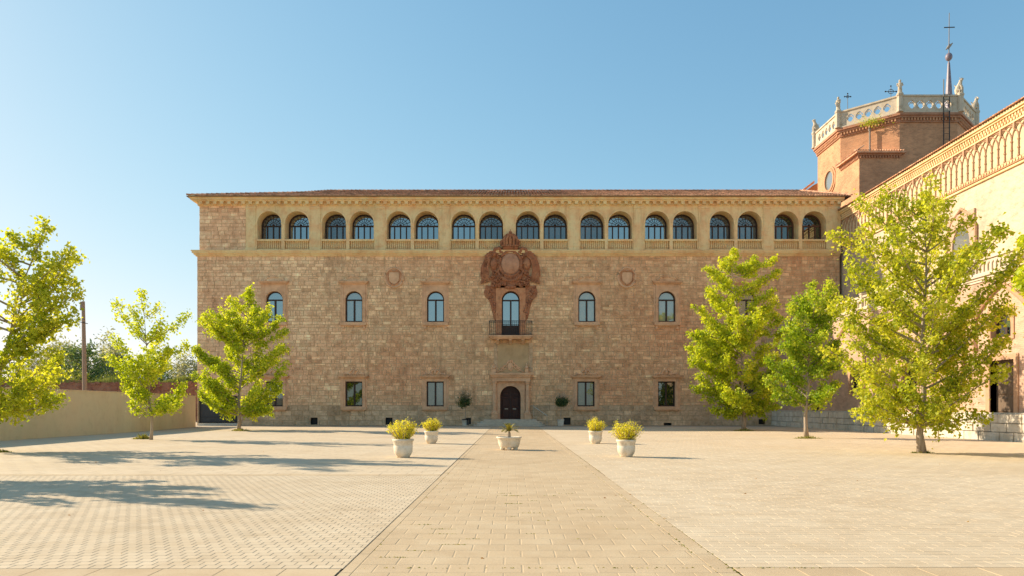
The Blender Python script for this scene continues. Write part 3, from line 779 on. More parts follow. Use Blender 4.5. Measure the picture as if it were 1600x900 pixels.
# left corner moss tuft on the eave
# portal ------------------------------------------------------------
dr = MB()
dr.cell(FA, (FX(776), FX(820), DB-.02, FZ(596)), arch_loop(DX, DB, DT-DR, DR, 16), (DX, DT-DR-.4), -.5, .12)
for q in range(13):
    a0, a1 = pi*q/13+.015, pi*(q+1)/13-.015
    dr.prism(FA, [(DX+cos(a)*rr, DT-DR+sin(a)*rr) for a, rr in ((a0, DR), (a1, DR), (a1, DR+.3), (a0, DR+.3))], .12, .17)
dr.build('portal_arch', 'trim', pal, (DX, D, DB))
for px in (773, 824.5):
    c = MB(); cx = FX(px); z0 = FZ(645); z1 = FZ(596)
    c.box(FA, cx-.27, cx+.27, 0, z0-.1, -.1, .5).box(FA, cx-.31, cx+.31, z0-.1, z0, -.1, .55)
    c.lathe(FA.p(cx, z0, .26), [(.25, 0), (.25, .08), (.2, .14), (.19, .2), (.2, 1.2), (.16, z1-z0-.3), (.18, z1-z0-.25), (.24, z1-z0-.08), (.26, z1-z0)], 14)
    c.build('column', 'trim', pal, (cx, D, 0))
en = MB(); x0, x1 = FX(768), FX(830)
en.box(FA, x0+.1, x1-.1, FZ(596), FZ(589), -.05, .42).box(FA, x0, x1, FZ(589), FZ(586), -.05, .55).box(FA, x0-.1, x1+.1, FZ(586), FZ(583), -.05, .66)
en.build('entablature', 'trim', pal, (DX, D, FZ(596)))
cr = MB(); z3 = FZ(583)
for sg in (-1, 1):
    cr.box(FA, DX+sg*1.45-.15, DX+sg*1.45+.15, z3, z3+.35, -.05, .4)
    cr.lathe(FA.p(DX+sg*1.45, z3+.35, .2), [(.1, 0), (.16, .1), (.12, .22), (.05, .3), (.08, .38), (.02, .55)], 8)
    for q in range(3):
        cr.tube([FA.p(DX+sg*(.25+.25*q+.16*cos(a)), z3+.75-.2*q+.16*sin(a), .08) for a in [t*.8 for t in range(8)]], .05, 5)
    cr.tube([FA.p(DX+sg*(.1+1.1*t), z3+1.05*(1-t)**1.4+.08, .08) for t in [q/8 for q in range(9)]], .06, 5)
cr.blob(FA.p(DX, z3+.55, .08), (.26, .1, .4), 10); cr.blob(FA.p(DX, z3+1.05, .08), (.12, .1, .14), 8)
cr.build('portal_crest', 'trim', pal, (DX, D, z3))
MB().box(FA, FX(778), FX(826), FZ(583)+.01, FZ(537), -.05, .06).build('plaster_panel', 'plaster', pal, (DX, D, FZ(583)))
for px in (774.5, 829.5): MB().box(FA, FX(px)-.16, FX(px)+.16, FZ(581), FZ(536), -.05, .075).build('pilaster_strip', 'basestone', pal, (FX(px), D, FZ(581)))
# double door
dd = MB(); loop = arch_loop(DX, DB, DT-DR, DR, 16)
dd.prism(FA, [p for p in loop], -.44, -.36); door = dd.build('door', 'door', pal, (DX, D, DB))
for sg in (-1, 1):
    for (z0, z1) in ((.15, 1.0), (1.12, 1.9), (2.02, 2.45)):
        p = MB(); a, b = sorted((DX+sg*.1, DX+sg*.74)); p.block(FA, a, b, DB+z0, DB+z1, -.37, -.33, .05); p.build('door_panel', 'door', door, (DX, D, DB))
    a, b = sorted((DX+sg*.2, DX+sg*.52)); MB().box(FA, a, b, DB+.9, DB+.94, -.34, -.29).build('push_bar', 'brass', door, (DX, D, DB))
MB().box(FA, DX-.02, DX+.02, DB, DT-.1, -.36, -.335).build('meeting_stile', 'wframe', door, (DX, D, DB))
# steps
for i in range(4):
    zt = DB-.142*i; e = .38*i
    s = MB(); s.abox(FX(757)-.02-e*.75, FX(838)+e*.62, D-1.05-e, D-.03, max(0, zt-.142), zt-.001*(i > 0)); s.build('step', 'stepstone', pal, (DX, D, 0))
# balcony
bl = MB(); bx0, bx1 = FX(764), FX(832); zb_ = FZ(525.5)
bl.box(FA, bx0+.02, bx1-.02, zb_-.12, zb_, -.05, 1.05).box(FA, bx0+.14, bx1-.14, zb_-.24, zb_-.12, -.05, .95).box(FA, bx0+.26, bx1-.26, zb_-.32, zb_-.24, -.05, .85)
bo = bl.build('balcony', 'trim', pal, (BX, D, zb_))
for px in (778, 797.5, 817):
    b = MB(); cx = FX(px); b.prism(Fr((cx-.13, D, 0), (0, -1, 0)), [(0, zb_-.32), (.8, zb_-.32), (.8, zb_-.42), (.5, zb_-.5), (.2, zb_-.72), (0, zb_-.75)], -.13*2+.26, -.26)
    b.build('bracket', 'trim', bo, (cx, D, zb_-.5))
zr0, zr1 = zb_, FZ(503.5)
rl = MB(); q0, q1 = bx0+.07, bx1-.07
path = [FA.p(q0, 0, .05), FA.p(q0, 0, .98), FA.p(q1, 0, .98), FA.p(q1, 0, .05)]
def up_by(p, z): return Vector((p.x, p.y, z))
for z_, r_ in ((zr1, .035), (zr0+.1, .025), (zr1-.12, .018)):
    for a, b in zip(path[:-1], path[1:]): rl.tube([up_by(a, z_), up_by(b, z_)], r_, 5)
ro = rl.build('railing', 'iron', bo, (BX, D, zb_))
br = MB(); br.lathe((0, 0, 0), [(.014, 0), (.014, .4), (.026, .45), (.014, .5), (.014, zr1-zr0)], 5); me_bar = br.mesh('railing_bar', 'iron')
def railbar(p): 
    o = inst('railing_bar', me_bar, bo, (p.x, p.y, zr0))
for q in range(23): railbar(FA.p(q0+(q1-q0)*q/22, 0, .98))
for sx in (q0, q1):
    for q in range(1, 6): railbar(FA.p(sx, 0, .98-.16*q))
# rust stone frame around the balcony window
fr_ = MB(); zA = FZ(447)
fr_.cell(FA, (FX(775), FX(821), BB-.02, zA), arch_loop(BX, BB, BT-BR, BR, 16), (BX, BT-BR-.6), -.38, .16)
for q in range(12):
    a0, a1 = pi*q/12, pi*(q+1)/12
    fr_.prism(FA, [(BX+cos(a)*rr, BT-BR+sin(a)*rr) for a, rr in ((a0, BR), (a1, BR), (a1, BR+.22), (a0, BR+.22))], .16, .22)
fo = fr_.build('balcony_surround', 'redtrim', pal, (BX, D, BB))
for sg in (-1, 1):
    s = MB(); c0 = BX
    pts = [(1.3, zA), (2.25, zA), (2.45, zA-.55), (2.35, zA-.95), (1.95, zA-1.3), (1.75, zA-2.0), (1.55, zA-2.9), (1.3, zA-3.2)]
    pl = [(c0+sg*u*.98, v) for u, v in pts]
    if sg < 0: pl = pl[::-1]
    s.prism(FA, pl, -.03, .1)
    s.tube([FA.p(c0+sg*u*.96, v, .12) for u, v in [(2.0, zA-.2), (2.2, zA-.6), (1.95, zA-.9), (1.75, zA-.6), (1.9, zA-.45)]], .09, 6)
    s.tube([FA.p(c0+sg*u*.96, v, .1) for u, v in [(1.95, zA-1.2), (1.7, zA-1.7), (1.6, zA-2.3), (1.5, zA-2.9)]], [.12, .09, .08, .04], 6)
    for q in range(12):
        v = zA-.1-q*.22; s.blob(FA.p(c0+sg*(2.1-.07*q+random.uniform(-.25, .1)), v, .1), (.15, .12, .17), 6, jit=.35)
    s.build('side_scroll', 'terracotta', fo, (BX+sg*1.8, D, zA))
# coat of arms -----------------------------------------------------
ca = empty('coat_of_arms', (BX, D, FZ(450)), parent=pal)
def CP(px, py, d=.1): return FA.p(FX(px), FZ(py), d)
from mathutils import Matrix
pl = MB(); 
def ell(cx, cy, rx, ry, d, dome, name, mat='terracotta', k=20):
    mb = MB(); c = CP(cx, cy, d); V = [CP(cx, cy, d+dome)]
    for j, (s_, dm) in enumerate(((.5, .8), (.85, .4), (1, 0), (1.0, -.25))):
        V += [FA.p(FX(cx)+rx/K*s_*cos(2*pi*q/k), FZ(cy)+ry/K*s_*sin(2*pi*q/k), d+dome*dm) for q in range(k)]
    fs = [(0, 1+q, 1+(q+1) % k) for q in range(k)]
    for j in range(3): fs += [(1+j*k+q, 1+(j+1)*k+q, 1+(j+1)*k+(q+1) % k, 1+j*k+(q+1) % k) for q in range(k)]
    mb.add(V, fs); return mb.build(name, mat, ca, tuple(c), smooth=False)
# eagle body plate behind
body = MB(); body.prism(FA, [(FX(a), FZ(b)) for a, b in ((771, 450), (825, 450), (828, 440), (826, 425), (831, 410), (833, 398), (822, 392), (812, 388), (797, 386), (784, 388), (773, 392), (762, 398), (764, 410), (769, 425), (767, 440))], -.02, .16)
body.build('eagle_body', 'terracotta', ca, tuple(CP(797, 415)))
ell(797.5, 413, 15.5, 17.5, .2, .32, 'shield', 'terracotta2', 24)
fr_ = MB()
fr_.tube([CP(797.5+17*cos(t*2*pi/28), 413+19.5*sin(t*2*pi/28), .28) for t in range(29)], .12, 6)
for q in range(14):
    a = 2*pi*q/14; fr_.blob(CP(797.5+20.5*cos(a), 412.5+23*sin(a), .26), (.15, .14, .13), 6, jit=.35)
for q in range(9):
    a = 2*pi*q/9; fr_.tube([CP(797.5+24*cos(a+t*.12), 412+25*sin(a+t*.12), .2+.02*t) for t in range(4)], [.07, .11, .09, .04], 5)
fr_.build('shield_frame', 'terracotta', ca, tuple(CP(797, 411)))
for sg in (-1, 1):
    wing = MB()
    top = (797.5+sg*30, 396)
    for i in range(5):      # long drooping feathers
        t = i/4; q = [(26+4*t, 398+1.5*(1-t)), (33+6*t, 406), (35.5+7*t, 420), (34+9.5*t, 433), (33+12*t, 441+3*t)]
        wing.tube([CP(797.5+sg*x_, y_, d_) for (x_, y_), d_ in zip(q, (.16, .24, .22, .18, .12))], [.10, .13, .10, .085, .07], 6)
    for i in range(9):
        wing.blob(CP(797.5+sg*(24+1.2*i), 394+.6*i*i*.25, .2), (.16, .14, .2), 6, jit=.3)
    wing.tube([CP(797.5+sg*22, 400), CP(797.5+sg*30, 394, .22), CP(797.5+sg*38, 402, .2), CP(797.5+sg*43, 415, .16), CP(797.5+sg*46, 432, .1)], [.1, .2, .16, .12, .08], 7)
    wing.build('wing', 'terracotta', ca, tuple(CP(797.5+sg*36, 415)))
    hd = MB(); hd.tube([CP(797.5+sg*14, 396, .2), CP(797.5+sg*18, 389, .3), CP(797.5+sg*24, 391, .34), CP(797.5+sg*28, 395, .3)], [.2, .2, .17, .06], 7)
    hd.blob(CP(797.5+sg*25, 397, .3), (.2, .15, .28), 8, jit=.2); hd.build('eagle_head', 'terracotta', ca, tuple(CP(797.5+sg*20, 391)))
    o = ell(797.5+sg*26, 413, 5.5, 9, .22, .2, 'side_shield')
    sc_ = MB()
    for (x_, y_, r_) in ((24, 426, 3.4), (29, 434, 3), (20, 438, 3.6), (27, 444, 3), (17, 446, 3)):
        sc_.tube([CP(797.5+sg*(x_+r_*cos(a)*(1-a*.09)), y_+r_*sin(a)*(1-a*.09), .24) for a in [t*.7 for t in range(10)]], .085, 5)
    for q in range(22): sc_.blob(CP(797.5+sg*random.uniform(6, 27), random.uniform(428, 448), .24), (.12, .16, .15), 6, jit=.35)
    sc_.tube([CP(797.5+sg*20, 424, .24), CP(797.5+sg*16, 432, .3), CP(797.5+sg*8, 438, .3), CP(797.5, 440, .3)], [.1, .12, .12, .1], 6)
    sc_.build('scrollwork', 'terracotta', ca, tuple(CP(797.5+sg*22, 436)))
tl = MB()
for q in range(9): tl.tube([CP(797.5+(q-4)*2.2, 432, .22), CP(797.5+(q-4)*2.9, 446, .2)], [.1, .12], 6)
tl.blob(CP(797.5, 449, .22), (.5, .2, .22), 10, jit=.15); tl.build('eagle_tail', 'terracotta', ca, tuple(CP(797, 440)))
cw_ = MB()
cw_.prism(FA, [(FX(a), FZ(b)) for a, b in ((787, 392), (808, 392), (810, 380), (809, 372), (804, 367.5), (797.5, 366), (791, 367.5), (786, 372), (785, 380))], -.02, .45)
for q in range(5): 
    a = (q-2)*.5; cw_.tube([CP(797.5+sin(a)*11, 384, .5), CP(797.5+sin(a)*12, 376, .62), CP(797.5+sin(a)*5, 368, .6)], [.11, .13, .09], 6)
for q in range(9): cw_.blob(CP(786.5+q*2.75, 386, .55), .12, 6)
cw_.tube([CP(786, 388.5, .48), CP(809, 388.5, .48)], .09, 6); cw_.blob(CP(797.5, 365, .35), .16, 8); cw_.box(FA, FX(797), FX(798), FZ(364), FZ(360), .3, .4)
for sg in (-1, 1): cw_.blob(CP(797.5+sg*12.5, 381, .3), (.18, .2, .3), 8, jit=.2)
cw_.build('crown', 'terracotta', ca, tuple(CP(797, 378)))
# wall medallions
for px in (616, 979.5):
    m_ = MB(); c = (FX(px), FZ(434))
    m_.prism(FA, [(c[0]+.78*cos(2*pi*q/20), c[1]+.85*sin(2*pi*q/20)) for q in range(20)], -.02, .07)
    o = m_.build('medallion', 'trim', pal, (c[0], D, c[1]))
    rg2 = MB(); rg2.tube([FA.p(c[0]+.8*cos(2*pi*q/24), c[1]+.86*sin(2*pi*q/24), .08) for q in range(25)], .085, 6); rg2.build('medallion_ring', 'trim', o, (c[0], D, c[1]))
    s_ = MB(); s_.prism(FA, [(c[0]+u, c[1]+v) for u, v in ((-.42, .45), (.42, .45), (.46, .1), (.42, -.25), (.2, -.5), (0, -.58), (-.2, -.5), (-.42, -.25), (-.46, .1))], .07, .16)
    s_.build('medallion_shield', 'trim', o, (c[0], D, c[1]))
    f_ = MB(); f_.tube([FA.p(c[0]+u, c[1]+v, .12) for u, v in ((-.5, .5), (-.25, .62), (0, .56), (.25, .62), (.5, .5), (.58, .3), (.5, .05), (.54, -.2), (.3, -.55), (0, -.68), (-.3, -.55), (-.54, -.2), (-.5, .05), (-.58, .3), (-.5, .5))], .06, 6)
    f_.build('medallion_frame', 'redtrim', o, (c[0], D, c[1]))
# handrail by the steps
hr = MB(); hr.tube([Vector((FX(832), D-.9, FZ(634))), Vector((FX(854), D-1.6, FZ(649.5)))], .03, 6)
hr.tube([Vector((FX(833), D-.93, FZ(635))), Vector((FX(833), D-.93, .3))], .02, 6); hr.tube([Vector((FX(853.5), D-1.58, FZ(649))), Vector((FX(853.5), D-1.58, 0))], .02, 6)
o = hr.build('handrail', 'brass', None, (FX(843), D-1.2, 0)); tag(o, 'thin pale sloping handrail beside the entrance steps', 'handrail')
# gate
gt = empty('metal_gate', (FX(340), D-.1, 0), 'dark grey solid metal gate in the left end of the stone palace', 'gate')
MB().box(FA, gate_hole[0], gate_hole[1], 0, .22, -.9, .1).build('threshold', 'palestone', pal, (FX(340), D, 0))
gx = [gate_hole[0], FX(352), gate_hole[1]]
for i in range(2):
    p = MB(); p.box(FA, gx[i]+.02, gx[i+1]-.02, .3, gate_hole[3]-.02, -.3, -.25); leaf_ = p.build('gate_leaf', 'gate', gt)
    f_ = MB()
    for (a, b, c, d) in ((gx[i]+.02, gx[i]+.1, .25, gate_hole[3]-.02), (gx[i+1]-.1, gx[i+1]-.02, .25, gate_hole[3]-.02), (gx[i]+.1, gx[i+1]-.1, .28, .38), (gx[i]+.1, gx[i+1]-.1, .72, .78)): f_.box(FA, a, b, c, d, -.25, -.21)
    f_.build('gate_frame', 'iron', leaf_)

# ================================================================ RIGHT WING
wg = empty('side_wing_building', (27, 45, 0), 'sunlit brick side wing with gothic blind arcade and terrace balustrade', 'building')
XU = 29.5; XLo = 23.7; YN = 20.0
FU = Fr((XU, 0, 0), (0, -1, 0)); FL = Fr((XLo, 0, 0), (0, -1, 0))
ZT = 8.25
mb = MB(); mb.abox(XU, XU+12, YN, D+14, 0, 19.2)
mb.build('upper_wall', 'palebrick', wg)
# lower wall with openings
lw_holes = [(-36.45, -34.7, 1.28, 3.9), (-36.4, -34.9, 5.0, 6.3), (-58.0, -56.7, 1.35, 1.95), (-57.9, -56.3, 4.1, 5.7), (-51.6, -50.0, 2.6, 4.4), (-44.6, -43.0, 2.6, 4.4)]
mb = MB()
for (a0, a1, b0, b1) in subtract([(-D, -YN, 0, ZT-.2)], lw_holes): mb.box(FL, a0, a1, b0, b1, -.6, 0)
mb.box(FL, -D, -YN, 0, ZT-.2, -5.75, -.61)
mb.build('lower_wall', 'pinkbrick', wg)
MB().box(FL, -D, -YN, ZT-.2, ZT-.08, -5.7, .12).box(FL, -D, -YN, ZT-.08, ZT, -5.7, .22).box(FL, -D, -YN, ZT-.32, ZT-.2, -.3, .06).build('terrace_ledge', 'white_stone', wg)
# plinth stones
base = MB(); base.box(FL, -D, -YN, 0, 1.22, -.02, .40).build('plinth', 'palestone', wg)
pv = []
for i in range(8):
    m_ = MB(); m_.block(Fr((0, 0, 0), (0, -1, 0)), -.5, .5, -.5, .5, -1, 1, .025, random.random()); pv.append(m_.mesh('plinth_stone', 'palestone'))
z = 0
for (h_, ext) in ((.44, .05), (.42, .03), (.44, .0)):
    y = D-.02
    while y > YN+.2:
        L = random.uniform(.7, 1.7); y1 = max(YN, y-L)
        inst('plinth_stone', random.choice(pv), wg, (XLo-.42-ext-.02, (y+y1)/2, z+h_/2), (random.uniform(.06, .09), (y-y1)-.02, h_-.018))
        y = y1
    z += h_
MB().box(FL, -D+.01, -YN, 1.30, 1.36, -.02, .3).build('plinth_cap', 'palestone', wg)
# balustrade on terrace
zt0, zt1 = ZT, 9.12
bc = MB(); bc.box(FL, -D, -YN, zt0, zt0+.12, -.05, .16).box(FL, -D, -YN, zt1-.13, zt1, -.06, .18); bo = bc.build('terrace_balustrade', 'white_stone', wg)
colm = MB()
F0r = Fr((0, 0, 0), (0, -1, 0))
colm.box(F0r, -.045, .045, 0, .5, 0, .09)
colm.prism(F0r, [(-.15, .62), (-.15, .5), (-.05, .36), (.05, .36), (.15, .5), (.15, .62)], 0, .08)
me_col = colm.mesh('tracery_bar', 'white_stone'); cnt = 0
y = D-.3; rest_ = MB()
while y > 28:
    inst('tracery_bar', me_col, bo, (XLo-.01, y, zt0+.12)); y -= .31
pp = MB(); pp.box(F0r, -.19, .19, 0, 1.0, -.12, .24).box(F0r, -.23, .23, 1.0, 1.07, -.15, .27)
pp.add([F0r.p(-.17, 1.07, -.1), F0r.p(.17, 1.07, -.1), F0r.p(.17, 1.07, .22), F0r.p(-.17, 1.07, .22), F0r.p(0, 1.75, .06)], [(0, 1, 4), (1, 2, 4), (2, 3, 4), (3, 0, 4), (3, 2, 1, 0)])
me_pin = pp.mesh('pinnacle_post', 'white_stone')
ps = MB(); ps.box(F0r, -.15, .15, 0, .98, -.1, .22).box(F0r, -.19, .19, .98, 1.05, -.13, .25); me_post = ps.mesh('post', 'white_stone')
for i, y in enumerate((60.1, 54.9, 49.6, 44.0, 38.4, 33.0)):
    if i in (1, 4):
        inst('pinnacle_post', me_pin, wg, (XLo, y, zt0)); inst('pinnacle_post', me_pin, wg, (XLo, y-.62, zt0))
    else: inst('post', me_post, wg, (XLo, y, zt0))
# ogee brick portals
def ogee(yc, hw, zfoot, zapex, y_shift=0):
    mb = MB()
    for sg in (-1, 1):
        pts = []
        for t in [q/14 for q in range(15)]:
            if t < .45: u = hw; v = zfoot+(zapex-zfoot)*t/.45*.42
            else:
                s = (t-.45)/.55; u = hw*cos(s*pi/2)**.8 if s < 1 else 0; v = zfoot+(zapex-zfoot)*(.42+.58*(.55*sin(s*pi/2)+.45*s**3))
            pts.append(FL.p(-yc+sg*u, v, .05))
        mb.tube(pts, .13, 6)
        mb.blob(FL.p(-yc+sg*hw, zfoot, .08), (.2, .2, .16), 8)
    mb.blob(FL.p(-yc, zapex+.12, .08), (.15, .15, .25), 8)
    mb.build('ogee_moulding', 'arcaderib', wg, (XLo, yc, zfoot))
ogee(35.6, 2.0, 4.6, 7.6); ogee(52.0, 2.6, 3.0, 7.5); ogee(43.8, 2.6, 3.0, 7.5)
for y in (33.5, 38.6, 47.6, 56.0): 
    m_ = MB(); m_.tube([FL.p(-y, 3.3, .06), FL.p(-y, 6.0, .06)], .11, 6); m_.blob(FL.p(-y, 3.2, .08), (.16, .16, .22), 8); m_.build('rope_pilaster', 'arcaderib', wg, (XLo, y, 3))
# door
dm = MB(); dm.box(FL, -36.45, -34.7, 1.28, 3.9, -.4, -.3); dO = dm.build('door', 'olddoor', wg, (XLo, 35.6, 1.28))
for k in range(2):
    for j in range(3):
        u0 = -36.38+.86*k; MB().block(FL, u0+.06, u0+.78, 1.36+.85*j, 1.36+.85*j+.76, -.31, -.26, .06).build('door_panel', 'olddoor', dO, (XLo, 35.6, 1.3))
sr = MB(); sr.cell(FL, (-36.75, -34.4, 1.3, 4.15), [(-36.45, 1.31), (-34.7, 1.31), (-34.7, 2.6), (-34.7, 3.9), (-36.45, 3.9), (-36.45, 2.6)], (-35.575, 2.6), -.3, .06); sr.build('door_surround', 'arcaderib', wg, (XLo, 35.6, 1.28))
# windows of the lower wall
for (a0, a1, b0, b1), gmt, arched in ((lw_holes[1], 'gsky', True), (lw_holes[3], 'gdark', True), (lw_holes[4], 'gdark', True), (lw_holes[5], 'gdark', True), (lw_holes[2], 'gdark', False)):
    r = (a1-a0)/2; c = (a0+a1)/2
    zs_ = b1-r if arched else b1
    fr, gl, gb = window_meshes(r, b0, zs_, arched, transom=False, mulls=1, fw=.09)
    place_windows(wg, [((XLo+.25, -c, b0), gmt, 'wframe', -pi/2)], fr, gl, gb)
    lp = arch_loop(c, b0+.01, zs_, r-.01) if arched else [(a0+.01, b0), (a1-.01, b0), (a1-.01, b1-.01), (a0+.01, b1-.01)]
    MB().cell(FL, (a0-.2, a1+.2, b0-.12, b1+.2), lp, (c, (b0+b1)/2 if not arched else zs_-.1), -.24, .05).build('window_surround', 'arcaderib', wg, (XLo, -c, b0))
# tall blind window in upper wall
uw = MB(); loop = gothic_loop(-48.2, 9.9, 12.2, .95, 1.3)
uw.cell(FU, (-49.6, -46.8, 9.6, 14.3), loop, (-48.2, 11.8), 0, .12); uwo = uw.build('window_surround', 'pinkbrick', wg, (XU, 48.2, 9.6))
MB().add([FU.p(u, v, .02) for u, v in loop], [tuple(range(len(loop)))]).build('pane', 'gblind', uwo, (XU, 48.2, 9.6), fix=False)
uw = MB(); uw.tube([FU.p(-49.75, 9.6, .1), FU.p(-49.75, 13.2, .1), FU.p(-49.2, 14.0, .1), FU.p(-48.2, 14.6, .1), FU.p(-47.2, 14.0, .1), FU.p(-46.65, 13.2, .1), FU.p(-46.65, 9.6, .1)], .09, 6); uw.build('window_moulding', 'arcaderib', uwo, (XU, 48.2, 9.6))
# upper bands
MB().box(FU, -D-.3, -YN, 15.75, 15.85, -.05, .13).build('lower_moulding', 'ochre', wg)
MB().box(FU, -D-.3, -YN, 15.95, 16.22, -.05, .10).build('brick_band', 'arcaderib', wg)
MB().box(FU, -D-.3, -YN, 16.22, 18.34, -.05, .03).build('arcade_ground', 'arcade', wg)
MB().box(FU, -D-.3, -YN, 18.32, 18.42, -.05, .16).build('arcade_moulding', 'ochre', wg)
MB().box(FU, -D-.3, -YN, 18.42, 18.86, -.05, .10).build('dentil_band', 'arcaderib', wg)
MB().box(FU, -D-.3, -YN, 18.86, 18.98, -.05, .22).box(FU, -D-.3, -YN, 18.98, 19.16, -.05, .33).build('eave_cornice', 'ochre', wg)
dn = MB(); y = D
while y > YN+.2:
    dn.box(FU, -y, -y+.13, 18.47, 18.62, .1, .17).box(FU, -y+.13, -y+.26, 18.66, 18.81, .1, .17).box(FU, -y, -y+.12, 16.02, 16.15, .1, .15); y -= .26
dn.build('dentils', 'ochre', wg, kind='stuff')
sp_ = .6
cn = MB(); cn.tube([F0r.p(0, 16.22, .07), F0r.p(0, 17.25, .07)], .05, 6); cn.blob(F0r.p(0, 16.28, .08), (.08, .09, .07), 6); cn.blob(F0r.p(0, 16.75, .08), (.08, .09, .07), 6); cn.blob(F0r.p(0, 17.25, .08), (.08, .09, .07), 6)
me_cn = cn.mesh('colonnette', 'arcaderib')
ar = MB()
for sg in (-1, 1): ar.tube([F0r.p(sg*1.2*(1-cos(t)), 17.25+1.05*sin(t)**.95, .07) for t in [q*(pi/2)/9*.98 for q in range(9)]], .035, 4)
me_ar = ar.mesh('interlaced_arch', 'arcaderib')
cb = MB(); cb.box(F0r, -.07, .07, 17.95, 18.32, .03, .17); cb.blob(F0r.p(0, 17.9, .1), (.07, .08, .1), 6)
cb.tube([F0r.p(.55*(1-cos(t)), 17.92+.4*sin(t), .08) for t in [q*.26 for q in range(7)]], .035, 4); cb.tube([F0r.p(-.55*(1-cos(t)), 17.92+.4*sin(t), .08) for t in [q*.26 for q in range(7)]], .035, 4)
me_cb = cb.mesh('hanging_corbel', 'arcaderib')
y = D-.15; i = 0
while y > 34:
    inst('colonnette', me_cn, wg, (XU, y, 0)); inst('interlaced_arch', me_ar, wg, (XU, y, 0))
    if i % 2 == 0: inst('hanging_corbel', me_cb, wg, (XU, y+.3, 0))
    y -= sp_; i += 1
# roof of the wing
rf = MB(); rf.add([(29.15, YN, 19.17), (29.15, D+8, 19.17), (36.5, D+8, 21.9), (36.5, YN, 21.9), (44, YN, 19.17), (44, D+8, 19.17)], [(0, 1, 2, 3), (3, 2, 5, 4), (0, 4, 5, 1), (0, 3, 4), (1, 5, 2)])
rfo = rf.build('roof', 'roofbed', wg)
V = []; Fc = []; T = []
y = D+7; sl = (21.9-19.17)/7.35
while y > YN:
    x = 29.05
    for j in range(8):
        b = len(V); tn = random.random(); lf = random.uniform(-.004, .008); yo = random.uniform(-.012, .012)
        for (xx, rr, lfx) in ((x, .105, .045), (x+.4, .085, .01)):
            for q in range(5):
                a = pi*q/4; V.append((xx, y+yo+rr*cos(a), 19.17+(xx-29.05)*sl+lfx+lf+rr*sin(a)*.8))
        for q in range(4): Fc.append((b+q, b+q+1, b+6+q, b+5+q)); T.append(tn)
        Fc.append((b, b+1, b+3, b+4)); T.append(tn*.7)
        x += .34
    # channel tile lip between
    b = len(V); V += [(28.98, y+.03, 19.19), (28.98, y+.22, 19.19), (29.3, y+.22, 19.24), (29.3, y+.03, 19.24)]; Fc.append((b, b+1, b+2, b+2)[:4] if False else (b, b+1, b+2, b+3)); T.append(.6); Fc.append((b, b+1, b+2, b+3)); T.append(.6)
    y -= .25
Fc = [f for i_, f in enumerate(Fc) if i_ == 0 or f != Fc[i_-1]]; T = T[:len(Fc)]
fastobj('roof_tiles', V, Fc, T, 'tile', rfo, 'stuff')

# ================================================================ TOWER
z1 = 72.0; s8 = .0817*z1; q8 = s8/sqrt(2)
XC = 606*z1/FPX; XD = XC+s8; XA = XC-q8; XE = XD+q8
oct_ = [(XA, z1+q8+s8), (XA, z1+q8), (XC, z1), (XD, z1), (XE, z1+q8), (XE, z1+q8+s8), (XD, z1+2*q8+s8), (XC, z1+2*q8+s8)]
ctr = Vector(((XC+XD)/2, z1+q8+s8/2, 0))
tw = empty('octagonal_tower', (ctr.x, ctr.y, 0), 'octagonal orange brick tower with white carved stone parapet', 'tower')
def offs(d):
    k = 1+d/(s8*(1+sqrt(2))/2); return [(ctr.x+(x-ctr.x)*k, ctr.y+(y-ctr.y)*k) for x, y in oct_]
def octprism(mb, d, za, zb2):
    P = offs(d); n = 8; V = [(x, y, za) for x, y in P]+[(x, y, zb2) for x, y in P]
    mb.add(V, [tuple(range(n)), tuple(range(n, 2*n))]+[(i, (i+1) % n, n+(i+1) % n, n+i) for i in range(n)])
ZP = 30.5; ZPT = 32.15
m_ = MB(); octprism(m_, -.25, 0, 29.6); m_.build('wall', 'brick', tw)
m_ = MB(); octprism(m_, -.12, 29.6, 29.75); octprism(m_, .05, 30.0, 30.2); octprism(m_, .18, 30.2, 30.44); m_.build('brick_cornice', 'brickdark', tw)
m_ = MB(); octprism(m_, -.14, 29.75, 30.0); m_.build('cornice_core', 'brickdark', tw)
m_ = MB(); octprism(m_, .15, 30.44, 30.56); m_.build('tower_deck', 'white_stone', tw)
Pout = offs(0)
den = MB()
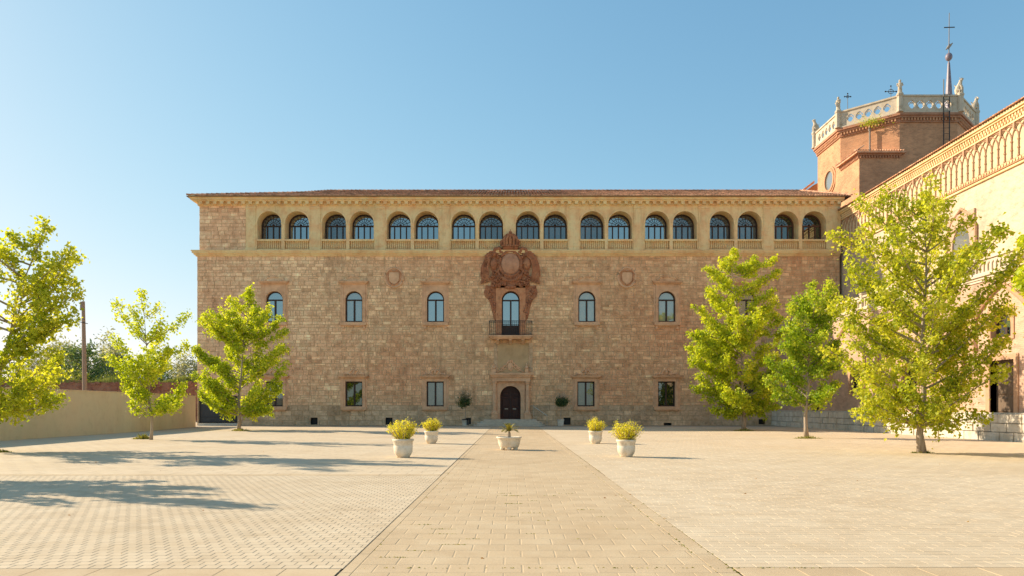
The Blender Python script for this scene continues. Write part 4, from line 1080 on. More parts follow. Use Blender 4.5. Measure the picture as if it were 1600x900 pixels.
for i in range(8):
    a, b = Pout[i], Pout[(i+1) % 8]; F = Fr((*a, 0), (b[0]-a[0], b[1]-a[1], 0))
    F = F if (F.n.dot(Vector((ctr.x, ctr.y, 0))-Vector((*a, 0))) < 0) else Fr((*b, 0), (a[0]-b[0], a[1]-b[1], 0))
    L = s8
    for k in range(18): den.box(F, .2+k*(L-.4)/18, .2+k*(L-.4)/18+.15, 29.75, 30.0, -.16, .0)
    # parapet panel with pierced tracery
    pn = MB(); m5 = 5; e = .75; wv = (L-2*e)/m5
    pn.box(F, .0, e, ZP+.05, ZPT-.1, -.2, .02).box(F, L-e, L, ZP+.05, ZPT-.1, -.2, .02)
    pn.box(F, -.05, L+.05, ZPT-.1, ZPT+.05, -.26, .1)
    for k in range(m5):
        cu = e+wv*(k+.5); cv = ZP+.78; lp = []
        for t in range(24):
            an = 2*pi*t/24; rr = .315*(1+.2*abs(cos(2*an))-.05); lp.append((cu+rr*cos(an), cv+rr*1.12*sin(an)))
        pn.cell(F, (e+wv*k, e+wv*(k+1), ZP+.05, ZPT-.1), lp, (cu, cv), -.18, 0)
    po = pn.build('parapet_panel', 'white_stone', tw, ((a[0]+b[0])/2, (a[1]+b[1])/2, ZP))
    tr = MB()
    for k in range(m5):
        cu = e+wv*(k+.5); cv = ZP+.78
        for sg in (-1, 1):
            tr.tube([F.p(cu+sg*.36, cv-.36, -.08), F.p(cu+sg*.24, cv+.02, -.08), F.p(cu, cv+.3, -.08)], .045, 5)
        tr.tube([F.p(cu+.2, cv+.3, -.08), F.p(cu, cv+.1, -.08), F.p(cu-.2, cv+.3, -.08)], .035, 5)
    tr.build('tracery', 'white_stone', po, ((a[0]+b[0])/2, (a[1]+b[1])/2, ZP))
den.build('dentils', 'brick', tw, kind='stuff')
for (x_, y_) in offs(.05): 
    m_ = MB(); m_.lathe((x_, y_, ZP), [(.34, 0), (.34, .1), (.28, .14), (.28, ZPT-ZP-.12), (.34, ZPT-ZP-.05), (.34, ZPT-ZP+.1)], 8); m_.build('corner_post', 'white_stone', tw, (x_, y_, ZP))
# annex at the corner
xa, xb = XA+.2, XC+.15
an = MB(); Vp = [(xa, z1+.02), (xb+2.2, z1+.02), (xb+2.2, z1+1.2), (xa, z1+q8+1.2)]
an.add([(x, y, .5) for x, y in Vp]+[(x, y, 26.3) for x, y in Vp], [(3, 2, 1, 0), (4, 5, 6, 7), (0, 1, 5, 4), (1, 2, 6, 5), (2, 3, 7, 6), (3, 0, 4, 7)])
ao = an.build('annex', 'brick', tw)
ab = MB()
o_ = .45
P = [(xa-o_, z1-o_, 26.55), (xb+.3, z1-o_, 26.55), (xb+.3, z1+.25, 26.8), (xa-.1+.35, z1+q8-.2, 27.25), (xa-o_, z1+q8+.2, 26.55)]
ab.add(P+[(x, y, 26.42) for x, y, z in P], [(0, 1, 2, 3), (0, 3, 4), (9, 8, 7, 6, 5), (0, 5, 6, 1), (1, 6, 7, 2), (2, 7, 8, 3), (3, 8, 9, 4), (4, 9, 5, 0)])
ab.build('annex_roof', 'tile', tw)
V = []; Fc = []; T = []
def tubeTile(p0, p1, r, side, tn):
    t = (p1-p0).normalized(); up_ = side.cross(t); up_ = up_ if up_.z > 0 else -up_; b = len(V)
    for p in (p0, p1):
        for q in range(5):
            a_ = pi*q/4; V.append(tuple(p+side*cos(a_)*r+up_*sin(a_)*r))
    for q in range(4): Fc.append((b+q, b+q+1, b+6+q, b+5+q)); T.append(tn)
    Fc.append((b, b+1, b+3, b+4)); T.append(.1)
for k in range(19):
    x = xa-o_+.1+k*.25
    if x < xb+.3: tubeTile(Vector((x, z1-o_-.05, 26.58)), Vector((x, z1+.3, 26.86)), .1, Vector((1, 0, 0)), random.random())
for k in range(19):
    y = z1-o_+.1+k*.25
    if y < z1+q8+.2: tubeTile(Vector((xa-o_-.05, y, 26.58)), Vector((xa+.3, y, 27.1)), .1, Vector((0, 1, 0)), random.random())
fastobj('annex_tiles', V, Fc, T, 'tile', tw, 'stuff')
dn = MB()
for k in range(15): dn.abox(xa+.05+k*.27, xa+.18+k*.27, z1-.12, z1+.05, 26.02, 26.25)
for k in range(15): dn.abox(xa-.12, xa+.05, z1+.05+k*.27, z1+.18+k*.27, 26.02, 26.25)
dn.abox(xa-.15, xb, z1-.15, z1, 26.25, 26.42).abox(xa-.15, xa, z1, z1+q8, 26.25, 26.42)
dn.build('annex_cornice', 'brickdark', tw)
# round window on the sunlit face
FT = Fr((XA+.25, 0, 0), (0, -1, 0)); cu, cv = -78.8, 25.9
rw = MB(); lp = [(cu+1.0*cos(2*pi*t/28), cv+1.0*sin(2*pi*t/28)) for t in range(28)]
n = 28
for (ra, rb_, d0, d1) in ((1.0, 1.25, 0, .16), (1.25, 1.5, 0, .09)):
    V_ = [FT.p(cu+r*cos(2*pi*t/n), cv+r*sin(2*pi*t/n), d) for (r, d) in ((ra, d1), (rb_, d1), (ra, d0), (rb_, d0)) for t in range(n)]
    rw.add(V_, [f for t in range(n) for f in ((t, (t+1) % n, n+(t+1) % n, n+t), (2*n+t, 3*n+t, 3*n+(t+1) % n, 2*n+(t+1) % n), (t, 2*n+t, 2*n+(t+1) % n, (t+1) % n), (n+t, n+(t+1) % n, 3*n+(t+1) % n, 3*n+t))])
ro = rw.build('round_window', 'brick', tw, tuple(FT.p(cu, cv)))
MB().add([FT.p(u, v, .02) for u, v in lp], [tuple(range(28))]).build('pane', 'gblind', ro, tuple(FT.p(cu, cv)), fix=False)
# drainpipe
dp = MB(); bx_, by_ = XA+.25+1.9, z1+q8-2.25
dp.tube([(bx_, by_, 26.9), (bx_, by_, 29.4), (bx_-.12, by_-.12, 29.7)], .09, 8); dp.blob((bx_, by_, 29.5), .16, 8); dp.build('drainpipe', 'lead', tw, (bx_, by_, 27))
# plants rooted on the tower ledge
rg_ = np.random.default_rng(9); c_ = Vector((XA+.25+2.3, z1+q8-2.9, 30.1))
P_ = rg_.normal(0, 1, (420, 3))*np.array([.75, .35, .22])+np.array([c_.x-.3, c_.y, c_.z-.05])
TUFT = (P_, rg_)
# lightning ladder on the front face
ld = empty('iron_ladder', (XC, z1, 26), 'thin black iron ladder up the shaded face of the octagonal tower', 'ladder')
for px in (1474.5, 1483.5):
    p = at(px, 0, z1-.3); MB().tube([(p.x, z1-.3, 24), (p.x, z1-.3, 33.6 if px < 1480 else 32.4)], .05, 5).build('rail', 'iron', ld, (p.x, z1-.3, 24))
p0, p1 = at(1474.5, 0, z1-.3).x, at(1483.5, 0, z1-.3).x
rgm = MB(); rgm.tube([(p0, 0, 0), (p1, 0, 0)], .022, 5); me_rg = rgm.mesh('rung', 'iron')
for k in range(14): inst('rung', me_rg, ld, (0, z1-.3, 25+k*.55))
# spire with ball, bird, cross
px_, dep = 1482.5, 76.0
X0 = at(px_, 0, dep).x; Zp = lambda py: H+(637-py)*dep/FPX
spi = empty('spire', (X0, dep, 30.6), 'slender purple grey spire with ball and tall cross on the tower roof', 'spire')
m_ = MB(); m_.lathe((X0, dep, 0), [(.62, 30.56), (.50, 32), (.32, 34), (.12, 37.1), (.05, 37.4)], 8); m_.build('spire_cone', 'slate', spi)
m_ = MB(); m_.blob((X0, dep, Zp(89)), (.34, .34, .42), 14); m_.build('ball', 'slate', spi, smooth=True)
m_ = MB(); m_.tube([(X0, dep, 37.2), (X0+.05, dep, Zp(20))], [.05, .03], 6); m_.build('rod', 'lead', spi)
m_ = MB(); m_.tube([(X0-.5, dep, Zp(43)), (X0+.6, dep, Zp(42.5))], .05, 6); m_.build('cross_arm', 'iron', spi)
m_ = MB(); m_.tube([(X0-.32, dep, Zp(78)), (X0, dep, Zp(73)), (X0+.2, dep, Zp(70)), (X0+.42, dep, Zp(67))], [.03, .16, .12, .03], 7); m_.add([(X0-.1, dep, Zp(74)), (X0+.1, dep, Zp(74)), (X0+.25, dep+.25, Zp(67)), (X0-.05, dep-.2, Zp(68))], [(0, 1, 2), (0, 1, 3)]); m_.build('bird_vane', 'lead', spi)
# iron crosses
for (px, py, dep, s_, lab) in ((1392, 143, 74.5, .55, 'ornate black iron cross on the tower parapet next to the middle statue'), (1324.5, 151, 79, .32, 'small black iron weather vane beside the second statue of the tower')):
    c = at(px, py, dep); m_ = MB()
    m_.tube([(c.x, dep, 30.6), (c.x, dep, c.z+s_)], .03, 5); m_.tube([(c.x-s_, dep, c.z), (c.x+s_, dep, c.z)], .035, 5)
    m_.tube([(c.x+.5*s_*cos(t*pi/5), dep, c.z+.4*s_*sin(t*pi/5)) for t in range(11)], .03, 5)
    for (dx, dz) in ((s_, 0), (-s_, 0), (0, s_)): m_.blob((c.x+dx, dep, c.z+dz), (.09, .05, .09), 6)
    o = m_.build('iron_cross', 'iron', None, (c.x, dep, 30.6)); tag(o, lab, 'weather vane')
# statues
def statue(x, y, z, h, kind, label, face):
    m_ = MB(); st = empty('statue', (x, y, z), label, 'statue', 'stone figures on the tower parapet')
    b = MB(); b.lathe((x, y, z), [(.3, 0), (.32, .08), (.26, .14)], 8); b.build('plinth', 'white_stone', st)
    c, s = cos(face), sin(face)
    def L(a, up_, w_=0): return Vector((x+c*a-s*w_, y+s*a+c*w_, z+.14+up_*(h-.14)))
    if kind == 'lion':       # seated heraldic beast with a raised head
        m_.tube([L(-.22, 0), L(-.24, .2), L(-.16, .42), L(-.02, .62), L(.04, .75)], [.2, .26, .24, .2, .15], 9)
        m_.tube([L(.02, .7), L(.06, .84), L(.16, .92), L(.28, .88)], [.15, .18, .15, .07], 8)
        for w_ in (-.12, .12):
            m_.tube([L(.05, .55, w_), L(.18, .35, w_), L(.18, 0, w_)], [.1, .075, .07], 6)
            m_.tube([L(-.15, .2, w_*1.4), L(.05, .15, w_*1.5), L(.0, 0, w_*1.5)], [.14, .1, .07], 6)
        m_.blob(L(.0, .98, .1), .05, 6); m_.blob(L(.0, .98, -.1), .05, 6)
        m_.tube([L(-.4, 0), L(-.48, .3), L(-.38, .5), L(-.5, .62)], [.05, .045, .04, .06], 6)
    else:
        m_.tube([L(0, 0), L(.02, .2), L(0, .42), L(-.02, .6), L(0, .74), L(0, .80)], [.22, .2, .18, .22, .2, .08], 9)
        m_.blob(L(.02, .89), (.13, .13, .16), 8)
        for w_ in (-1, 1): m_.tube([L(0, .72, .2*w_), L(.08, .55, .26*w_), L(.2, .5, .14*w_)], [.09, .07, .06], 6)
    m_.build('figure', 'white_stone', st)
    if kind != 'lion':
        m_ = MB(); m_.prism(Fr(tuple(L(.24, 0)), (-s, c, 0)), [(-.16, .3), (.16, .3), (.16, .05), (0, -.1), (-.16, .05)], -.03, .03)
        sh = MB(); sh.blob(L(.24, .38), (.17, .08, .26), 8); sh.build('held_shield', 'white_stone', st)
O = offs(.02)
zt = ZPT+.08
statue(*O[0], zt, 1.5, 'lion', 'leftmost stone beast of the tower parapet at its far left corner', pi)
statue(*O[1], zt, 1.55, 'figure', 'second standing stone figure from the left above the round window side', -2.5)
statue(*O[2], zt, 1.45, 'figure', 'standing stone figure at the front middle corner of the tower parapet', -1.9)
statue(*O[3], zt, 1.6, 'lion', 'seated stone beast on the tower parapet right beside the spire', -.9)
statue(*O[4], zt, 1.5, 'lion', 'rightmost stone beast of the tower parapet just above the brick roofline', 0)
# nave roof fragment left of the tower
nv = empty('nave_roof', (33, 86, 20), 'small sloping tiled roof end just left of the brick tower', 'building')
m_ = MB(); m_.prism(Fr((0, 84, 0), (1, 0, 0)), [(31.0, 0), (35, 0), (35, 27.3), (34.4, 27.0), (31.0, 24.4)], -8, 0); m_.build('wall', 'brick', nv)
m_ = MB(); m_.prism(Fr((0, 83.7, 0), (1, 0, 0)), [(30.6, 24.2), (34.4, 27.15), (34.4, 27.45), (30.6, 24.55)], -8.5, 0); m_.build('roof', 'tile', nv)

# ================================================================ LEAVES
LEAF = np.array([(0, -.5), (.42, -.28), (.5, .12), (.2, .15), (0, .55), (-.2, .15), (-.5, .12), (-.42, -.28)])
def leaves_np(P, size, rng, droop=.6, up=1.0, shape='maple', outward=None, tones=None):
    """P (n,3) centres -> verts, faces(4) of small folded leaves"""
    n = len(P); N = rng.normal(0, droop, (n, 3)); N[:, 2] = up+rng.normal(0, .25, n)
    if outward is not None: N += outward
    N /= np.linalg.norm(N, axis=1, keepdims=True)
    A = rng.normal(0, 1, (n, 3)); A -= (A*N).sum(1, keepdims=True)*N; A /= np.linalg.norm(A, axis=1, keepdims=True)
    B = np.cross(N, A); S = size*rng.uniform(.6, 1.35, n)[:, None]
    if shape == 'maple':
        tmpl = [(0, -.5, 0), (.55, -.1, .1), (.28, .12, .05), (0, .6, -.04), (-.28, .12, .05), (-.55, -.1, .1), (0, 0, -.05)]
        faces = [(0, 1, 2, 6), (6, 2, 3, 4), (0, 6, 4, 5)]
    else:
        tmpl = [(0, -.6, 0), (.22, 0, .06), (0, .6, 0), (-.22, 0, .06)]; faces = [(0, 1, 2, 3)]
    V = np.stack([P+A*(x*S)+B*(y*S)+N*(z*S) for x, y, z in tmpl], 1).reshape(-1, 3)
    k = len(tmpl); Fc = (np.array(faces)[None]+(np.arange(n)*k)[:, None, None]).reshape(-1, 4)
    t = rng.random(n) if tones is None else tones
    return V, Fc, np.repeat(t, len(faces))
V, Fc, T_ = leaves_np(TUFT[0], .16, TUFT[1], .9, .4, 'lance')
o = fastobj('ledge_plants', V, Fc, T_, 'leafdark', None, 'stuff'); tag(o, 'green plants sprouting from the tower ledge above the drainpipe', 'plants')
def tree(name, label, basepx, basepy, tips, seed, tr, leafsize, mat, fill=30, dens=1.0, cat='tree', group=None, crownbase=None, twr=.5, world=None):
    z = H*FPX/(basepy-637.0); sc_ = FPX/z; X0 = (basepx-800)*z/FPX
    if world: X0, z = world
    rng = np.random.default_rng(seed); rnd = random.Random(seed)
    t = empty(name, (X0, z, 0), label, cat, group)
    T3 = [((px-basepx)/sc_, (basepy-py)/sc_) for px, py in tips]
    Ht = max(v for u, v in T3); cb_ = crownbase if crownbase else min(v for u, v in T3)
    uu = np.array([abs(u) for u, v in T3]); vv = np.array([v for u, v in T3])
    def prof(h):
        wts = np.exp(-((vv-h)/(.10*Ht))**2); sel = wts > .05
        return float(uu[sel].max()) if sel.any() else float(uu.mean())*.5
    topu = [u for u, v in T3 if v == Ht][0]
    trunk = []
    for i in range(13):
        s = i/12; trunk.append(Vector((topu*s**2*.85+.05*sin(i*1.3+seed), .05*sin(i*1.7+seed*2), Ht*.9*s)))
    trunk[0] = Vector((0, 0, 0))
    rad = [tr*(1.35 if i == 0 else 1)*(1-.93*(i/12)**.85) for i in range(13)]
    wood = MB(); wood.tube(trunk, rad, 9)
    def tp(h):
        s = min(.999, max(0, h/(Ht*.9)))*12; i = int(s); return trunk[i].lerp(trunk[i+1], s-i)
    limbs = [(u, rnd.uniform(-.55, .55)*min(1.6, abs(u)+.5), v, 1.0) for u, v in T3]
    for k in range(fill):
        h = cb_+(Ht*.93-cb_)*rnd.random()**.9; R = prof(h)*rnd.uniform(.55, .95); a = rnd.uniform(0, 2*pi)
        limbs.append((topu*(h/Ht)**2*.6+R*cos(a), R*sin(a), h, .8))
    cl = []; tn = []
    for (lx, ly, lz, wgt) in limbs:
        tip = Vector((lx, ly, lz)); hd = sqrt(lx*lx+ly*ly)
        hs = max(cb_*.82, min(Ht*.86, lz-hd*rnd.uniform(.35, .95)-.25)); st = tp(hs); L = (tip-st).length
        if L < .2: continue
        ctrl = st.lerp(tip, .5)+Vector((0, 0, -.04*L))+Vector((lx, ly, 0))*.08+Vector((rnd.gauss(0, .05*L), rnd.gauss(0, .05*L), 0))
        n = 8; pts = [(st*(1-q)**2+ctrl*2*q*(1-q)+tip*q*q) for q in [i/n for i in range(n+1)]]
        r0 = min(tr*.36, .010+.012*L)
        wood.tube(pts, [r0*(1-.85*i/n) for i in range(n+1)], 5, cap=False)
        nt_ = int(L/.17*dens)+3
        ltone = rnd.uniform(-.12, .12)
        for k in range(nt_):
            q = .22+.78*(k+rnd.random())/nt_; i = min(n-1, int(q*n)); p = pts[i].lerp(pts[i+1], q*n-i)
            tl_ = twr*rnd.uniform(.35, 1.1)*(1.15-.6*q)*min(1, L/1.2)
            d = (pts[i+1]-pts[i]).normalized()*.4+Vector((rnd.gauss(0, .7), rnd.gauss(0, .7), rnd.gauss(.2, .65))); d.normalize()
            e = p+d*tl_
            wood.tube([p, e], [.009, .004], 3, cap=False)
            for j in range(max(2, int(tl_/.11))):
                c = p.lerp(e, (j+1)/max(2, int(tl_/.11))); cl.append((c.x, c.y, c.z)); tn.append(ltone)
            if q > .85: cl.append((e.x, e.y, e.z)); tn.append(ltone)
    cl = np.array(cl); per_ = 10
    P = np.repeat(cl, per_, 0)+rng.normal(0, .12, (len(cl)*per_, 3))*np.array([1, 1, .9])
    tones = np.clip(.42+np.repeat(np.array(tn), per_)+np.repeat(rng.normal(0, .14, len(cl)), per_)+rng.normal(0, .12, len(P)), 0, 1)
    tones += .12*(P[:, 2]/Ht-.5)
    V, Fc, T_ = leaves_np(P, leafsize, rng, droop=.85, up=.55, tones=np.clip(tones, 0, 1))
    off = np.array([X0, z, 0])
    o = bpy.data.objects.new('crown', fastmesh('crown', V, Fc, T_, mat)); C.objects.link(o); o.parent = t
    o = bpy.data.objects.new('trunk', wood.mesh('trunk', 'bark', fix=False, smooth=True)); C.objects.link(o); o.parent = t
    return t, len(P)
TREES = []
GT = 'maple trees around the square'
TREES.append(tree('maple_tree', 'large maple cut off by the left edge of the photo beside the cream wall', -10, 706,
  [(66, 353), (50, 378), (97, 405), (95, 434), (117, 460), (113, 492), (78, 505), (85, 545), (80, 582), (74, 625), (40, 633), (4, 640), (22, 398), (2, 368), (-40, 380), (-80, 420), (-110, 470), (-125, 520), (-120, 570), (-90, 620), (-40, 635), (60, 450), (40, 500), (20, 560), (50, 600), (-30, 420), (90, 470), (30, 430)], 11, .12, .115, 'leafgold', fill=20, dens=.75, group=GT, world=(-18.4, 26.2)))
TREES.append(tree('maple_tree', 'small open crowned maple in front of the cream wall', 236, 688,
  [(221, 458), (247, 478), (290, 493), (262, 505), (192, 530), (215, 515), (272, 545), (288, 538), (180, 572), (192, 602), (200, 630), (282, 600), (288, 630), (243, 640), (264, 572), (212, 556), (230, 610), (268, 625), (186, 560), (240, 520)], 12, .07, .108, 'leaf', fill=16, dens=.9, group=GT, twr=.36))
TREES.append(tree('maple_tree', 'maple standing before the left windows of the palace', 373, 673,
  [(393, 452), (384, 460), (366, 480), (337, 500), (318, 502), (310, 545), (330, 560), (308, 588), (318, 622), (345, 640), (398, 645), (425, 638), (450, 573), (446, 545), (444, 515), (428, 512), (416, 500), (405, 482), (380, 520), (395, 560), (350, 520), (436, 600), (360, 600), (330, 600)], 13, .11, .13, 'leaf', fill=36, dens=1.0, group=GT, twr=.6))
TREES.append(tree('maple_tree', 'tallest maple of the right side with several upright leaders before the palace wall', 1162, 673,
  [(1140, 391), (1132, 408), (1106, 418), (1110, 452), (1087, 483), (1074, 520), (1080, 562), (1086, 605), (1110, 640), (1136, 645), (1178, 640), (1205, 622), (1217, 565), (1222, 520), (1218, 470), (1206, 408), (1181, 405), (1167, 416), (1192, 440), (1152, 452), (1138, 500), (1170, 540), (1096, 545), (1110, 500), (1200, 480), (1185, 590), (1120, 600), (1212, 430), (1120, 470)], 14, .13, .135, 'leaf', fill=36, dens=1.05, group=GT, twr=.65))
TREES.append(tree('maple_tree', 'smaller maple between the two big ones in front of the terrace', 1260, 685,
  [(1276, 442), (1290, 448), (1246, 463), (1226, 482), (1240, 500), (1216, 522), (1206, 560), (1202, 592), (1216, 616), (1247, 625), (1286, 622), (1306, 600), (1312, 560), (1300, 540), (1303, 492), (1268, 500), (1285, 560), (1230, 570), (1250, 590), (1255, 480), (1290, 520)], 15, .11, .118, 'leafdark', fill=30, dens=1.1, group=GT, twr=.45))
TREES.append(tree('maple_tree', 'biggest nearest maple at the right hiding the old wooden door side', 1440, 709,
  [(1452, 287), (1450, 300), (1430, 318), (1380, 318), (1384, 300), (1492, 312), (1502, 342), (1350, 355), (1312, 420), (1322, 436), (1345, 390), (1308, 520), (1304, 545), (1340, 580), (1346, 640), (1380, 642), (1420, 655), (1470, 652), (1500, 645), (1520, 600), (1515, 560), (1566, 535), (1588, 482), (1560, 470), (1580, 420), (1592, 380), (1543, 368), (1530, 392), (1480, 400), (1420, 380), (1400, 430), (1440, 350), (1360, 450), (1470, 500), (1340, 500), (1500, 450), (1380, 540), (1440, 560), (1480, 600), (1400, 610), (1330, 610)], 16, .13, .105, 'leafgold', fill=31, dens=.95, group=GT, twr=.5))
TREES.append(tree('maple_tree', 'maple mostly outside the right edge of the photo', 1735, 722,
  [(1700, 330), (1740, 300), (1790, 360), (1592, 382), (1640, 370), (1606, 432), (1650, 450), (1612, 590), (1620, 560), (1650, 600), (1840, 450), (1850, 540), (1680, 640), (1780, 640), (1720, 480), (1830, 610), (1620, 520)], 17, .15, .16, 'leaf', fill=22, dens=.8, group=GT))
TREES.append(tree('maple_tree', 'maple outside the left edge whose shadow falls on the near paving', -240, 731,
  [(-230, 340), (-300, 360), (-180, 380), (-350, 450), (-120, 470), (-380, 540), (-105, 560), (-360, 620), (-120, 630), (-240, 650), (-160, 430), (-300, 640), (-200, 500)], 18, .14, .16, 'leaf', fill=14, dens=.5, group=GT, world=(-16.2, 17.0)))
# grass at the trunks
def tuft(px, py, w_, n, hgt, seed, label, mat='grass', front=.35):
    z = H*FPX/(py-637.0); X0 = (px-800)*z/FPX; rr = w_*z/FPX; rnd = random.Random(seed)
    V = []; Fc = []; T = []
    for i in range(n):
        a = rnd.uniform(0, 2*pi); r = rr*sqrt(rnd.random()); x, y = X0+r*cos(a), z+r*sin(a)*front*1.8
        h_ = hgt*rnd.uniform(.3, 1)*(1.15-r/rr); d = Vector((rnd.gauss(0, .35), rnd.gauss(0, .35), 1)).normalized()*h_; wd = .012+.01*rnd.random(); b = len(V); an_ = rnd.uniform(0, pi)
        V += [(x-wd*cos(an_), y-wd*sin(an_), .0), (x+wd*cos(an_), y+wd*sin(an_), .0), (x+d.x*.6+wd*.6, y+d.y*.6, d.z*.7), (x+d.x*1.3, y+d.y*1.3, d.z)]
        Fc.append((b, b+1, b+2, b+3)); T.append(rnd.random())
    o = fastobj('grass_tuft', V, Fc, T, mat, None, 'stuff'); tag(o, label, 'grass')
tuft(222, 687, 16, 500, .38, 1, 'tall grass tuft at the foot of the small open crowned maple')
tuft(377, 674, 20, 420, .3, 2, 'grass at the foot of the maple before the left palace windows')
tuft(3, 708, 20, 350, .2, 3, 'dry grass patch at the left edge of the photo')
tuft(1163, 674, 20, 420, .3, 4, 'green weeds around the tallest maple of the right side')
tuft(1262, 686, 24, 450, .26, 5, 'grass around the smaller maple before the terrace')
tuft(1441, 709, 22, 450, .2, 6, 'yellowish grass ring at the biggest nearest maple')

# ================================================================ POTS
def potshape(mb, c, s):
    mb.lathe(c, [(.19*s, 0), (.2*s, .035*s), (.24*s, .09*s), (.275*s, .16*s), (.285*s, .34*s), (.275*s, .36*s), (.285*s, .375*s), (.29*s, .47*s), (.315*s, .49*s), (.32*s, .55*s), (.29*s, .555*s), (.265*s, .5*s)], 28)
def shrub(name, label, c, rx, rz, n, size, mat, mat2, seed, group=None, sprigs=16):
    rng = np.random.default_rng(seed); rnd = random.Random(seed)
    t = empty(name, c, label, 'shrub', group)
    st = MB(); P = []
    for i in range(sprigs*3):
        a = rnd.uniform(0, 2*pi); r = rx*sqrt(rnd.random())*1.0; hh = rz*(1-.42*(r/rx)**2)*rnd.uniform(.72, 1.08)
        e = Vector((r*cos(a), r*sin(a), hh)); s0 = Vector((r*.25*cos(a), r*.25*sin(a), 0)); st.tube([s0, s0.lerp(e, .5)+Vector((r*.12*cos(a), r*.12*sin(a), 0)), e], [.012, .008, .004], 4, cap=False)
        for k in range(n//(sprigs*3)):
            q = .12+.88*rnd.random(); p = s0.lerp(e, q); rr = .055
            P.append((p.x+rnd.gauss(0, rr), p.y+rnd.gauss(0, rr), p.z+rnd.gauss(0, rr*.8)))
    P = np.array(P); P = P[P[:, 2] > .0]
    m2 = rng.random(len(P)) < .06
    for (sel, mt, nm) in ((~m2, mat, 'leaves'), (m2, mat2, 'flower_tips')):
        V, Fc, T_ = leaves_np(P[sel], size, rng, droop=.8, up=.7, shape='lance')
        o = bpy.data.objects.new(nm, fastmesh(nm, V, Fc, T_, mt)); C.objects.link(o); o.parent = t
    o = bpy.data.objects.new('stems', st.mesh('stems', 'bark', fix=False)); C.objects.link(o); o.parent = t
pots = [(630, 716, 1.06, 'near left of the four round planters on the walkway', 'yellow green shrub in the near left planter with loose upright sprigs', .42, .66, 1),
        (674, 694, 1.0, 'far left of the four round planters', 'compact yellow green shrub in the far left planter', .34, .58, 2),
        (930.5, 694, 1.0, 'far right of the four round planters', 'yellow green shrub in the far right planter', .40, .56, 3),
        (978.5, 715, 1.0, 'near right of the four round planters on the walkway', 'yellow green shrub with reddish tips in the near right planter', .42, .60, 4)]
for (px, py, s, lab, lab2, rx, rz, sd_) in pots:
    z = H*FPX/(py-637.0); X0 = (px-800)*z/FPX; b = (X0, z, .028)
    t = empty('planter', b, 'white cast stone pot, '+lab, 'planter', 'round white planters')
    m_ = MB(); potshape(m_, b, s); m_.build('pot', 'pot', t, b, smooth=True)
    m_ = MB(); m_.lathe((b[0], b[1], b[2]+.5*s), [(.27*s, 0), (.25*s, .02), (.05, .03)], 16); m_.build('soil', 'soil', t, b)
    shrub('shrub', lab2, (X0, z, b[2]+.51*s), rx*1.18, rz*1.08, 3600, .05, 'shrub', 'blossom', sd_, 'shrubs in the round planters')
# centre bowl with cycad
z = H*FPX/(704-637.0); X0 = (795.5-800)*z/FPX; b = (X0, z, .028)
t = empty('bowl_planter', b, 'wide low cast stone bowl planter in the middle of the walkway', 'planter')
m_ = MB(); m_.lathe((b[0], b[1], b[2]+.08), [(.33, 0), (.37, .06), (.41, .2), (.43, .34), (.47, .36), (.475, .41), (.43, .41), (.40, .36)], 28); m_.build('bowl', 'pot', t, b, smooth=True)
for k in range(6):
    a = 2*pi*k/6+.5; f_ = MB(); f_.blob((b[0]+.28*cos(a), b[1]+.28*sin(a), b[2]+.06), (.09, .09, .09), 8); f_.build('foot', 'pot', t, b)
m_ = MB(); m_.lathe((b[0], b[1], b[2]+.42), [(.40, 0), (.3, .02), (.05, .03)], 16); m_.build('soil', 'soil', t, b)
cy = empty('cycad', (X0, z, .46), 'small spiky palm like plant with arching leaves in the centre bowl', 'plant')
m_ = MB(); m_.lathe((X0, z, .45), [(.07, 0), (.06, .15), (.045, .25)], 9); m_.build('stem', 'bark', cy)
rnd = random.Random(5); me_f = []
for k in range(17):
    a = 2*pi*k/17*3+rnd.random()*.5; L = rnd.uniform(.38, .6); el = rnd.uniform(.5, 1.35); V = []; Fc = []; T = []
    pts = [Vector((cos(a)*L*q*cos(el)*1.1, sin(a)*L*q*cos(el)*1.1, .24+L*(q*sin(el)-.55*q*q*(1.3-el*.5)))) for q in [i/9 for i in range(10)]]
    for i in range(9):
        d = (pts[i+1]-pts[i]).normalized(); sd2 = d.cross(Vector((0, 0, 1))).normalized()
        b0 = len(V); V += [tuple(pts[i]-sd2*.008), tuple(pts[i]+sd2*.008), tuple(pts[i+1]+sd2*.006), tuple(pts[i+1]-sd2*.006)]; Fc.append((b0, b0+1, b0+2, b0+3)); T.append(.4)
        for sg in (-1, 1):
            for u in (0, .5):
                p = pts[i].lerp(pts[i+1], u); w_ = .12*(1-abs(i/9-.4)); e = p+sd2*sg*w_+d*w_*.8+Vector((0, 0, .02)); b0 = len(V)
                V += [tuple(p), tuple(p+d*.022), tuple(e), tuple(p-d*.005)]; Fc.append((b0, b0+1, b0+2, b0+3)); T.append(rnd.random())
    o = bpy.data.objects.new('frond', fastmesh('frond', V, Fc, T, 'palm')); C.objects.link(o); o.parent = cy
